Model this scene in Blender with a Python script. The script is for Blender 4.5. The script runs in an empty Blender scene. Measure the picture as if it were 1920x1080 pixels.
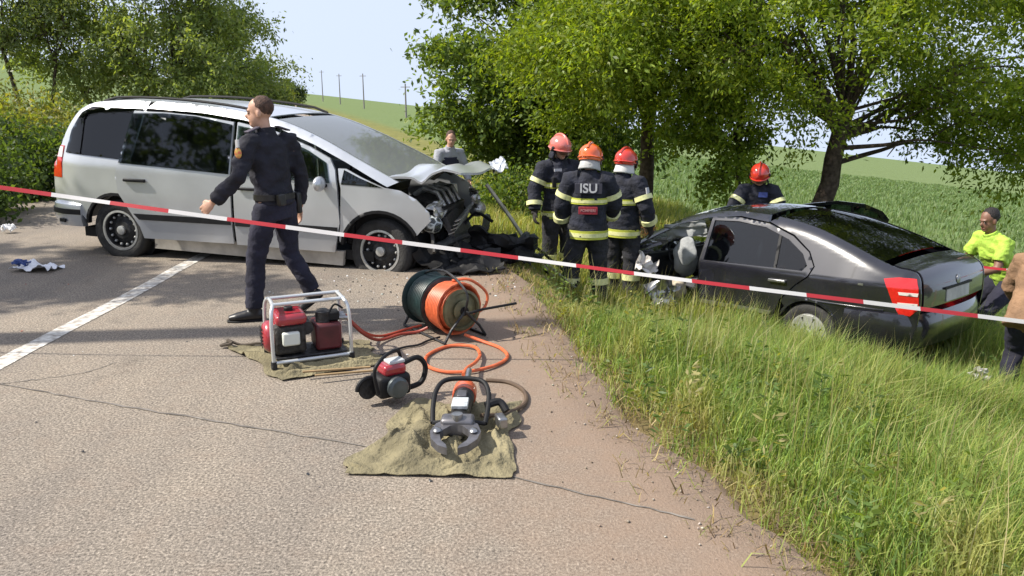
import bpy, bmesh, math, random
import numpy as np
from mathutils import Vector, Matrix, noise, Quaternion
from mathutils.geometry import delaunay_2d_cdt
random.seed(7); RNG = np.random.default_rng(7)
R = math.radians
scene = bpy.context.scene
COL = scene.collection

# ------------------------------------------------------------------ camera
cam_data = bpy.data.cameras.new('camera'); cam = bpy.data.objects.new('camera', cam_data)
COL.objects.link(cam)
cam.location = (0, 0, 1.75); cam.rotation_euler = (R(90 - 13.9), 0, 0)
cam_data.sensor_width = 36; cam_data.lens = 28.125
cam_data.clip_start = .05; cam_data.clip_end = 3000
scene.camera = cam

# ------------------------------------------------------------------ sky and sun
SUN_EL, SHADOW_AZ = 47, 6           # light travels towards +x, a little away from the viewer
world = bpy.data.worlds.new('World'); scene.world = world; world.use_nodes = True
wn = world.node_tree; bg = wn.nodes['Background']
sky = wn.nodes.new('ShaderNodeTexSky'); sky.sky_type = 'NISHITA'; sky.sun_disc = False
sky.sun_elevation = R(SUN_EL)
sky.sun_rotation = math.atan2(-math.cos(R(SHADOW_AZ)), -math.sin(R(SHADOW_AZ)))
sky.air_density = 1.0; sky.dust_density = 2.0; sky.ozone_density = 2.0; sky.altitude = 100
# the ground falls away on the right: carry the hazy sky just above the horizon on below it
tcw = wn.nodes.new('ShaderNodeTexCoord'); spx = wn.nodes.new('ShaderNodeSeparateXYZ'); cmx = wn.nodes.new('ShaderNodeCombineXYZ')
mxz = wn.nodes.new('ShaderNodeMath'); mxz.operation = 'MAXIMUM'; mxz.inputs[1].default_value = .16
wn.links.new(tcw.outputs['Generated'], spx.inputs[0]); wn.links.new(spx.outputs[2], mxz.inputs[0])
wn.links.new(spx.outputs[0], cmx.inputs[0]); wn.links.new(spx.outputs[1], cmx.inputs[1]); wn.links.new(mxz.outputs[0], cmx.inputs[2])
wn.links.new(cmx.outputs[0], sky.inputs['Vector'])
# thin high cloud veils the blue
veil = wn.nodes.new('ShaderNodeMix'); veil.data_type = 'RGBA'; veil.inputs['Factor'].default_value = .75
veil.inputs[7].default_value = (2.75, 2.92, 3.5, 1)
wn.links.new(sky.outputs[0], veil.inputs[6])
wn.links.new(veil.outputs[2], bg.inputs[0]); bg.inputs[1].default_value = 0.132
sun_data = bpy.data.lights.new('sun', 'SUN'); sun = bpy.data.objects.new('sun', sun_data); COL.objects.link(sun)
sun_data.energy = 3.6; sun_data.angle = R(.9); sun_data.color = (1, .94, .84)
LDIR = Vector((math.cos(R(SUN_EL)) * math.cos(R(SHADOW_AZ)), math.cos(R(SUN_EL)) * math.sin(R(SHADOW_AZ)), -math.sin(R(SUN_EL))))
sun.rotation_euler = LDIR.to_track_quat('-Z', 'Y').to_euler(); sun.location = (-20, -4, 20)
vs = scene.view_settings
vs.view_transform = 'Standard'; vs.look = 'None'; vs.gamma = 1; vs.use_curve_mapping = False
vs.exposure = 1.08
scene.cycles.use_denoising = True
scene.cycles.max_bounces = 8; scene.cycles.transparent_max_bounces = 12

# ------------------------------------------------------------------ materials
MATS = {}
def pmat(name, color, rough=.6, metal=0., var=0., vscale=8., bump=0., bscale=40., spec=.5, coat=0., dark=None, detail=4):
    """Principled material; colour varies with a noise in object space, optional bump."""
    if name in MATS: return MATS[name]
    m = bpy.data.materials.new(name); m.use_nodes = True; nt = m.node_tree
    b = nt.nodes['Principled BSDF']
    b.inputs['Base Color'].default_value = (*color, 1); b.inputs['Roughness'].default_value = rough
    b.inputs['Metallic'].default_value = metal; b.inputs['Specular IOR Level'].default_value = spec
    if coat: b.inputs['Coat Weight'].default_value = coat; b.inputs['Coat Roughness'].default_value = .05
    tc = nt.nodes.new('ShaderNodeTexCoord')
    if var:
        n = nt.nodes.new('ShaderNodeTexNoise'); n.inputs['Scale'].default_value = vscale; n.inputs['Detail'].default_value = detail
        nt.links.new(tc.outputs['Object'], n.inputs['Vector'])
        r = nt.nodes.new('ShaderNodeValToRGB'); r.color_ramp.elements[0].position = .35; r.color_ramp.elements[1].position = .68
        d = dark or tuple(c * (1 - var) for c in color)
        l = tuple(min(1, c * (1 + var * .5)) for c in color)
        r.color_ramp.elements[0].color = (*d, 1); r.color_ramp.elements[1].color = (*l, 1)
        nt.links.new(n.outputs['Fac'], r.inputs['Fac']); nt.links.new(r.outputs[0], b.inputs['Base Color'])
    if bump:
        n2 = nt.nodes.new('ShaderNodeTexNoise'); n2.inputs['Scale'].default_value = bscale; n2.inputs['Detail'].default_value = 5
        nt.links.new(tc.outputs['Object'], n2.inputs['Vector'])
        bp = nt.nodes.new('ShaderNodeBump'); bp.inputs['Strength'].default_value = bump; bp.inputs['Distance'].default_value = .02
        nt.links.new(n2.outputs['Fac'], bp.inputs['Height']); nt.links.new(bp.outputs[0], b.inputs['Normal'])
    MATS[name] = m; return m

def attr_leaf(name, rough=.55, trans=.45, spec=.25, tint=(1.25, 1.2, .45)):
    """foliage: colour read per leaf or blade, part of the light passes through"""
    m = bpy.data.materials.new(name); m.use_nodes = True; nt = m.node_tree
    b = nt.nodes['Principled BSDF']; out = nt.nodes['Material Output']
    a = nt.nodes.new('ShaderNodeAttribute'); a.attribute_name = 'col'
    nt.links.new(a.outputs['Color'], b.inputs['Base Color'])
    b.inputs['Roughness'].default_value = rough; b.inputs['Specular IOR Level'].default_value = spec
    t = nt.nodes.new('ShaderNodeBsdfTranslucent'); mx = nt.nodes.new('ShaderNodeMixShader')
    mu = nt.nodes.new('ShaderNodeMix'); mu.data_type = 'RGBA'; mu.blend_type = 'MULTIPLY'; mu.inputs['Factor'].default_value = 1
    nt.links.new(a.outputs['Color'], mu.inputs[6]); mu.inputs[7].default_value = (*tint, 1)
    nt.links.new(mu.outputs[2], t.inputs['Color'])
    mx.inputs[0].default_value = trans
    nt.links.new(b.outputs[0], mx.inputs[1]); nt.links.new(t.outputs[0], mx.inputs[2]); nt.links.new(mx.outputs[0], out.inputs['Surface'])
    return m

def glass_mat(name, tint, alpha, rough=.03, crack=0., film=(.006, .007, .010)):
    """thin pane: dark see-through film under a glossy surface"""
    m = bpy.data.materials.new(name); m.use_nodes = True; nt = m.node_tree
    out = nt.nodes['Material Output']; nt.nodes.remove(nt.nodes['Principled BSDF'])
    tr = nt.nodes.new('ShaderNodeBsdfTransparent'); tr.inputs[0].default_value = (*tint, 1)
    df = nt.nodes.new('ShaderNodeBsdfDiffuse'); df.inputs[0].default_value = (*film, 1)
    mx0 = nt.nodes.new('ShaderNodeMixShader'); mx0.inputs[0].default_value = alpha
    nt.links.new(tr.outputs[0], mx0.inputs[1]); nt.links.new(df.outputs[0], mx0.inputs[2])
    gl = nt.nodes.new('ShaderNodeBsdfGlossy'); gl.inputs['Roughness'].default_value = rough
    fr = nt.nodes.new('ShaderNodeFresnel'); fr.inputs[0].default_value = 1.55
    mx = nt.nodes.new('ShaderNodeMixShader')
    nt.links.new(fr.outputs[0], mx.inputs[0]); nt.links.new(mx0.outputs[0], mx.inputs[1]); nt.links.new(gl.outputs[0], mx.inputs[2])
    last = mx
    if crack:
        tc = nt.nodes.new('ShaderNodeTexCoord'); v = nt.nodes.new('ShaderNodeTexVoronoi'); v.feature = 'DISTANCE_TO_EDGE'
        v.inputs['Scale'].default_value = 11; nt.links.new(tc.outputs['Object'], v.inputs['Vector'])
        cr = nt.nodes.new('ShaderNodeValToRGB'); cr.color_ramp.elements[0].color = (crack, crack, crack, 1); cr.color_ramp.elements[0].position = .02
        cr.color_ramp.elements[1].color = (.05, .05, .05, 1); cr.color_ramp.elements[1].position = .12
        nt.links.new(v.outputs[0], cr.inputs[0])
        wd = nt.nodes.new('ShaderNodeBsdfDiffuse'); wd.inputs[0].default_value = (.6, .65, .66, 1)
        m3 = nt.nodes.new('ShaderNodeMixShader'); nt.links.new(cr.outputs[0], m3.inputs[0])
        nt.links.new(mx.outputs[0], m3.inputs[1]); nt.links.new(wd.outputs[0], m3.inputs[2]); last = m3
    nt.links.new(last.outputs[0], out.inputs['Surface'])
    return m

# ------------------------------------------------------------------ object helpers
def tag(o, label=None, cat=None, group=None, kind=None):
    if label: o['label'] = label
    if cat: o['category'] = cat
    if group: o['group'] = group
    if kind: o['kind'] = kind
    return o
def empty(name, loc=(0, 0, 0), rot=(0, 0, 0), label=None, cat=None, group=None):
    o = bpy.data.objects.new(name, None); COL.objects.link(o); o.location = loc; o.rotation_euler = rot
    o.empty_display_size = .2
    return tag(o, label, cat, group)
def link(name, me, mat=None, parent=None):
    o = bpy.data.objects.new(name, me); COL.objects.link(o)
    if mat is not None and not me.materials:
        for m in (mat if isinstance(mat, (list, tuple)) else [mat]): me.materials.append(m)
    if parent is not None: o.parent = parent
    return o
def mesh_py(name, verts, faces, smooth=False):
    me = bpy.data.meshes.new(name); me.from_pydata([tuple(v) for v in verts], [], faces); me.update()
    if smooth:
        me.polygons.foreach_set('use_smooth', [True] * len(me.polygons))
        if smooth is not True: me.set_sharp_from_angle(angle=R(smooth))
    return me
def np_mesh(name, verts, faces, cols=None, smooth=False):
    """faces: int array (n, k), all with k corners; or a list of such arrays"""
    fl = faces if isinstance(faces, list) else [faces]
    me = bpy.data.meshes.new(name)
    me.vertices.add(len(verts)); me.vertices.foreach_set('co', np.asarray(verts, np.float32).ravel())
    loops = np.concatenate([f.ravel() for f in fl]).astype(np.int32)
    starts = []; s = 0
    for f in fl:
        starts.append(s + np.arange(len(f)) * f.shape[1]); s += f.size
    starts = np.concatenate(starts).astype(np.int32)
    me.loops.add(len(loops)); me.loops.foreach_set('vertex_index', loops)
    me.polygons.add(len(starts)); me.polygons.foreach_set('loop_start', starts)
    if smooth: me.polygons.foreach_set('use_smooth', np.ones(len(starts), bool))
    me.update(calc_edges=True)
    if cols is not None:
        a = me.attributes.new('col', 'FLOAT_COLOR', 'POINT')
        c = np.ones((len(verts), 4), np.float32); c[:, :3] = cols; a.data.foreach_set('color', c.ravel())
    return me

class MB:
    """collects shapes into one mesh"""
    def __init__(s): s.v = []; s.f = []
    def add(s, vs, fs):
        o = len(s.v); s.v += [Vector(v) for v in vs]; s.f += [tuple(i + o for i in f) for f in fs]; return s
    def box(s, c, d, rot=None, taper=1.):
        c = Vector(c); x, y, z = (k / 2 for k in d); M = rot if rot is not None else Matrix.Identity(3)
        if isinstance(M, (tuple, list)): 
            from mathutils import Euler
            M = Euler([R(k) for k in M]).to_matrix()
        P = [(-x, -y, -z), (x, -y, -z), (x, y, -z), (-x, y, -z), (-x * taper, -y * taper, z), (x * taper, -y * taper, z), (x * taper, y * taper, z), (-x * taper, y * taper, z)]
        return s.add([c + M @ Vector(p) for p in P], [(0, 3, 2, 1), (4, 5, 6, 7), (0, 1, 5, 4), (1, 2, 6, 5), (2, 3, 7, 6), (3, 0, 4, 7)])
    def rings(s, rings, closed=False, cap=True):
        n = len(rings[0]); vs = [p for r in rings for p in r]; fs = []
        m = len(rings)
        for i in range(m if closed else m - 1):
            j = (i + 1) % m
            for k in range(n):
                l = (k + 1) % n
                fs.append((i * n + k, i * n + l, j * n + l, j * n + k))
        if cap and not closed:
            fs.append(tuple(reversed(range(n)))); fs.append(tuple((m - 1) * n + k for k in range(n)))
        return s.add(vs, fs)
    def tube(s, pts, r, n=8, closed=False, cap=True):
        pts = [Vector(p) for p in pts]; m = len(pts); rs = r if isinstance(r, (list, tuple)) else [r] * m
        prev = None; rings = []
        for i, p in enumerate(pts):
            if closed: t = pts[(i + 1) % m] - pts[i - 1]
            else: t = pts[min(i + 1, m - 1)] - pts[max(i - 1, 0)]
            t.normalize()
            if prev is None: a = t.orthogonal().normalized()
            else:
                a = prev - t * prev.dot(t)
                a = a.normalized() if a.length > 1e-5 else t.orthogonal().normalized()
            prev = a; b = t.cross(a)
            rings.append([p + (a * math.cos(2 * math.pi * k / n) + b * math.sin(2 * math.pi * k / n)) * rs[i] for k in range(n)])
        return s.rings(rings, closed, cap)
    def cyl(s, p0, p1, r0, r1=None, n=16): return s.tube([p0, p1], [r0, r0 if r1 is None else r1], n)
    def ell(s, c, r, n=14, m=9, rot=None):
        c = Vector(c); M = rot if rot is not None else Matrix.Identity(3)
        rings = []
        for i in range(m + 1):
            th = math.pi * min(max(i / m, .012), .988)
            rings.append([c + M @ Vector((r[0] * math.sin(th) * math.cos(2 * math.pi * k / n), r[1] * math.sin(th) * math.sin(2 * math.pi * k / n), -r[2] * math.cos(th))) for k in range(n)])
        return s.rings(rings)
    def lathe(s, prof, c=(0, 0, 0), axis=(0, 0, 1), n=24, cap=True):
        """prof: (radius, height along axis)"""
        ax = Vector(axis).normalized(); a = ax.orthogonal().normalized(); b = ax.cross(a); c = Vector(c)
        rings = [[c + ax * h + (a * math.cos(2 * math.pi * k / n) + b * math.sin(2 * math.pi * k / n)) * max(r, 1e-4) for k in range(n)] for r, h in prof]
        return s.rings(rings, cap=cap)
    def ringpath(s, pts, radii, xdir, n=16, sup=2.0):
        """elliptic tube; radii (a along xdir, b across)"""
        pts = [Vector(p) for p in pts]; m = len(pts); rings = []
        for i, p in enumerate(pts):
            t = (pts[min(i + 1, m - 1)] - pts[max(i - 1, 0)]).normalized()
            xd = Vector(xdir[i]) if isinstance(xdir, list) else Vector(xdir)
            a = xd - t * xd.dot(t)
            a = a.normalized() if a.length > 1e-4 else t.orthogonal().normalized()
            b = t.cross(a); ra, rb = radii[i] if isinstance(radii[i], (tuple, list)) else (radii[i], radii[i])
            rg = []
            for k in range(n):
                th = 2 * math.pi * k / n; cs, sn = math.cos(th), math.sin(th)
                e = 2 / sup
                rg.append(p + a * ra * math.copysign(abs(cs) ** e, cs) + b * rb * math.copysign(abs(sn) ** e, sn))
            rings.append(rg)
        return s.rings(rings)
    def sweep(s, path, sec, up=(0, 0, 1), closed=False):
        """sec: closed polygon in (outward, up); path in the plane across up"""
        up = Vector(up); pts = [Vector(p) for p in path]; m = len(pts); rings = []
        for i, p in enumerate(pts):
            if closed: t = pts[(i + 1) % m] - pts[i - 1]
            else: t = pts[min(i + 1, m - 1)] - pts[max(i - 1, 0)]
            t.normalize(); o = t.cross(up).normalized()
            rings.append([p + o * a + up * b for a, b in sec])
        return s.rings(rings, closed)
    def build(s, name, mat, parent=None, smooth=40, bevel=0, seg=2):
        me = mesh_py(name, s.v, s.f, False)
        bm = bmesh.new(); bm.from_mesh(me); bmesh.ops.recalc_face_normals(bm, faces=bm.faces); bm.to_mesh(me); bm.free()
        if smooth:
            me.polygons.foreach_set('use_smooth', [True] * len(me.polygons)); me.set_sharp_from_angle(angle=R(smooth))
        o = link(name, me, mat, parent)
        if bevel:
            b = o.modifiers.new('bevel', 'BEVEL'); b.width = bevel; b.segments = seg; b.limit_method = 'ANGLE'; b.angle_limit = R(35)
        return o

def remeshed(mb, voxel, smooth_it=2, wrinkle=0., wfreq=9., seed=0):
    """one continuous skin over all the shapes in mb"""
    me = mesh_py('tmp', mb.v, mb.f); o = bpy.data.objects.new('tmp', me); COL.objects.link(o)
    bm = bmesh.new(); bm.from_mesh(me); bmesh.ops.recalc_face_normals(bm, faces=bm.faces); bm.to_mesh(me); bm.free()
    r = o.modifiers.new('r', 'REMESH'); r.mode = 'VOXEL'; r.voxel_size = voxel
    sm = o.modifiers.new('s', 'SMOOTH'); sm.factor = .5; sm.iterations = smooth_it
    dg = bpy.context.evaluated_depsgraph_get(); dg.update()
    out = bpy.data.meshes.new_from_object(o.evaluated_get(dg))
    bpy.data.objects.remove(o); bpy.data.meshes.remove(me)
    if wrinkle:
        nv = len(out.vertices); co = np.empty(nv * 3, np.float32); out.vertices.foreach_get('co', co); co = co.reshape(-1, 3)
        no = np.empty(nv * 3, np.float32); out.vertices.foreach_get('normal', no); no = no.reshape(-1, 3)
        d = np.array([noise.noise((c[0] * wfreq + seed, c[1] * wfreq, c[2] * wfreq * 1.6)) + .5 * noise.noise((c[0] * wfreq * 2.3, c[1] * wfreq * 2.3 + seed, c[2] * wfreq * 4)) for c in co])
        co = co + no * (d * wrinkle)[:, None]; out.vertices.foreach_set('co', co.astype(np.float32).ravel()); out.update()
    out.polygons.foreach_set('use_smooth', [True] * len(out.polygons))
    return out

def inpoly(x, y, poly):
    c = False; j = len(poly) - 1
    for i in range(len(poly)):
        xi, yi = poly[i]; xj, yj = poly[j]
        if (yi > y) != (yj > y) and x < (xj - xi) * (y - yi) / (yj - yi + 1e-12) + xi: c = not c
        j = i
    return c
def dens(poly, step):
    out = []
    for i in range(len(poly)):
        a = poly[i]; b = poly[(i + 1) % len(poly)]; L = math.hypot(b[0] - a[0], b[1] - a[1]); n = max(1, int(math.ceil(L / step)))
        for k in range(n): out.append((a[0] + (b[0] - a[0]) * k / n, a[1] + (b[1] - a[1]) * k / n))
    return out
def smoothpts(pts, n=4):
    """Catmull-Rom through points"""
    P = [Vector(p) for p in pts]; out = []
    for i in range(len(P) - 1):
        p0 = P[max(i - 1, 0)]; p1 = P[i]; p2 = P[i + 1]; p3 = P[min(i + 2, len(P) - 1)]
        for k in range(n):
            t = k / n
            out.append(.5 * ((2 * p1) + (p2 - p0) * t + (2 * p0 - 5 * p1 + 4 * p2 - p3) * t * t + (3 * p1 - p0 - 3 * p2 + p3) * t ** 3))
    out.append(P[-1]); return [tuple(p) for p in out]
def arc2(cx, cz, r, a0, a1, n=10):
    return [(cx + r * math.cos(R(a0 + (a1 - a0) * k / n)), cz + r * math.sin(R(a0 + (a1 - a0) * k / n))) for k in range(n + 1)]
def flatpanel(name, poly, fun, mat, parent, holes=(), step=.06, thick=(0, 0, 0), flip=False, smooth=True):
    """a sheet cut to the outline poly (with holes), laid on the surface fun(a, b), with folded edges of thickness thick"""
    poly = dens(poly, step); hs = [dens(h, step) for h in holes]
    pts = []; edges = []
    for lp in [poly] + hs:
        o = len(pts); pts += lp; edges += [(o + i, o + (i + 1) % len(lp)) for i in range(len(lp))]
    nb = len(pts); bp = np.array(pts)
    xs = [p[0] for p in poly]; zs = [p[1] for p in poly]
    x = min(xs) + step / 2
    while x < max(xs):
        z = min(zs) + step / 2
        while z < max(zs):
            if inpoly(x, z, poly) and not any(inpoly(x, z, h) for h in hs) and np.min((bp[:, 0] - x) ** 2 + (bp[:, 1] - z) ** 2) > (.45 * step) ** 2:
                pts.append((x, z))
            z += step
        x += step
    res = delaunay_2d_cdt([Vector(p) for p in pts], edges, [], 0, 1e-6)
    V, E, F = res[0], res[1], res[2]
    tris = []
    for f in F:
        if len(f) != 3: continue
        cx = sum(V[i].x for i in f) / 3; cz = sum(V[i].y for i in f) / 3
        if inpoly(cx, cz, poly) and not any(inpoly(cx, cz, h) for h in hs): tris.append(tuple(f))
    v3 = [Vector(fun(p.x, p.y)) for p in V]; n = len(v3)
    T = Vector(thick)
    vv = list(v3); ff = [t[::-1] if flip else t for t in tris]
    if T.length > 0:
        cnt = {}
        for t in ff:
            for a, b in ((t[0], t[1]), (t[1], t[2]), (t[2], t[0])):
                cnt[(a, b)] = 1
        bnd = [(a, b) for (a, b) in cnt if (b, a) not in cnt]
        o2 = len(vv); vv += [v + T for v in v3]
        ff = ff + [(t[0] + o2, t[2] + o2, t[1] + o2) for t in ff]
        for a, b in bnd:
            k = len(vv); vv += [v3[a], v3[b], v3[b] + T, v3[a] + T]; ff.append((k + 1, k, k + 3, k + 2))
    me = mesh_py(name, vv, ff, smooth)
    return link(name, me, mat, parent)
def gridsheet(name, nu, nv, fun, mat, parent=None, thick=None, smooth=True):
    """fun(u, v) over the unit square; thick: function (u, v) -> offset vector of the second side"""
    v = [Vector(fun(i / nu, j / nv)) for j in range(nv + 1) for i in range(nu + 1)]
    f = [(j * (nu + 1) + i, j * (nu + 1) + i + 1, (j + 1) * (nu + 1) + i + 1, (j + 1) * (nu + 1) + i) for j in range(nv) for i in range(nu)]
    if thick:
        o = len(v); t = [Vector(thick(i / nu, j / nv)) for j in range(nv + 1) for i in range(nu + 1)]
        top = list(v); v += [a + b for a, b in zip(top, t)]
        f = f + [tuple(reversed([k + o for k in q])) for q in f]
        bd = [i for i in range(nu + 1)] + [(j * (nu + 1) + nu) for j in range(1, nv + 1)] + [nv * (nu + 1) + i for i in range(nu - 1, -1, -1)] + [j * (nu + 1) for j in range(nv - 1, 0, -1)]
        for a, b in zip(bd, bd[1:] + bd[:1]):
            k = len(v); v += [top[a], top[b], v[b + o], v[a + o]]; f.append((k + 1, k, k + 3, k + 2))
    return link(name, mesh_py(name, v, f, smooth), mat, parent)

# ------------------------------------------------------------------ terrain
def sstep(a, b, x):
    t = np.clip((np.asarray(x, float) - a) / (b - a), 0, 1); return t * t * (3 - 2 * t)
_ys = [-12, 1, 2.7, 4, 5.2, 7, 9, 12, 16, 22, 45, 80, 125, 260, 600]
_xr = [2.0, 1.5, 1.1, .66, .42, .15, -.25, -1.9, -2.5, -2.9, -9, -20, -35, -95, -330]
def xright(y): return np.interp(y, _ys, _xr)
def xleft(y): return np.interp(y, _ys, [x - 7.3 if yy > 10 else -6.75 for x, yy in zip(_xr, _ys)])
def plane(x, y): return -.30 - .11 * x - .03 * y
def zroad(y): return sstep(9.5, 40, y) * plane((xright(y) + xleft(y)) / 2, y)
def zt(x, y):
    x = np.asarray(x, float); y = np.asarray(y, float)
    s = np.maximum(x - xright(y), xleft(y) - x)
    wd = .95 + 2.5 * (1 - sstep(5.0, 6.9, y))
    wd = np.where(x < 0, np.maximum(wd, 2.0) * (x < xleft(y)) + wd * (x >= xleft(y)), wd)
    t = sstep(.05, 1, s / wd)
    und = .05 * np.sin(x * 1.7 + y * .6) * np.sin(y * 1.3 - x * .4) * np.clip(s, 0, 1)
    z = (1 - t) * zroad(y) + t * plane(x, y) + und * t - .02 * (s > .02)
    return z
def Z(x, y): return float(zt(x, y))
# ================================================================== the setting
def ground_mat():
    m = bpy.data.materials.new('ground_soil'); m.use_nodes = True; nt = m.node_tree; b = nt.nodes['Principled BSDF']
    a = nt.nodes.new('ShaderNodeAttribute'); a.attribute_name = 'col'
    tc = nt.nodes.new('ShaderNodeTexCoord')
    n = nt.nodes.new('ShaderNodeTexNoise'); n.inputs['Scale'].default_value = 2.2; n.inputs['Detail'].default_value = 9; n.inputs['Roughness'].default_value = .7
    nt.links.new(tc.outputs['Object'], n.inputs['Vector'])
    r = nt.nodes.new('ShaderNodeValToRGB'); r.color_ramp.elements[0].position = .3; r.color_ramp.elements[0].color = (.55, .55, .5, 1)
    r.color_ramp.elements[1].position = .72; r.color_ramp.elements[1].color = (1.3, 1.25, 1.15, 1)
    nt.links.new(n.outputs['Fac'], r.inputs[0])
    mu = nt.nodes.new('ShaderNodeMix'); mu.data_type = 'RGBA'; mu.blend_type = 'MULTIPLY'; mu.inputs['Factor'].default_value = 1
    nt.links.new(a.outputs['Color'], mu.inputs[6]); nt.links.new(r.outputs[0], mu.inputs[7]); nt.links.new(mu.outputs[2], b.inputs['Base Color'])
    b.inputs['Roughness'].default_value = .95; b.inputs['Specular IOR Level'].default_value = .1
    bp = nt.nodes.new('ShaderNodeBump'); bp.inputs['Strength'].default_value = .6; bp.inputs['Distance'].default_value = .08
    nt.links.new(n.outputs['Fac'], bp.inputs['Height']); nt.links.new(bp.outputs[0], b.inputs['Normal'])
    return m
def axis_vals(lo, hi, core0, core1, step, grow):
    v = list(np.arange(core0, core1 + 1e-6, step)); s = step; x = core1
    while x < hi: s *= grow; x += s; v.append(x)
    s = step; x = core0; w = []
    while x > lo: s *= grow; x -= s; w.append(x)
    return np.array(w[::-1] + v)
gx = axis_vals(-900, 900, -12, 9, .3, 1.12); gy = axis_vals(-40, 1300, -3, 24, .3, 1.1)
GX, GY = np.meshgrid(gx, gy); GZ = zt(GX, GY) - .03
s_out = np.maximum(GX - xright(GY), xleft(GY) - GX)
GZ = np.where(s_out < .05, GZ - .05, GZ)
gv = np.stack([GX, GY, GZ], -1).reshape(-1, 3); nx = len(gx)
ii, jj = np.meshgrid(np.arange(nx - 1), np.arange(len(gy) - 1))
k0 = (jj * nx + ii).ravel(); gf = np.stack([k0, k0 + 1, k0 + 1 + nx, k0 + nx], 1)
soil = np.array((.16, .12, .07)); verge = np.array((.19, .19, .065)); crop = np.array((.150, .205, .085)); straw = np.array((.26, .23, .11))  # crop green is greyed in place of haze
so = s_out.ravel()[:, None]; gyf = gv[:, 1:2]; gxf = gv[:, 0:1]
wv = np.clip(so / .7, 0, 1); gc = soil * (1 - wv) + verge * wv
wc = sstep(4.5, 7, so) * (gxf > -2 - 0 * gyf); wc = np.maximum(wc, sstep(5, 7, so) * (gyf > 20)); gc = gc * (1 - wc) + crop * wc
wst = (1 - sstep(1.5, 3.4, so)) * sstep(14, 22, gyf) * (so > 0); gc = gc * (1 - .8 * wst) + straw * .8 * wst
tag(link('ground', np_mesh('ground', gv, gf, gc, True), ground_mat()), kind='structure')

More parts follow.
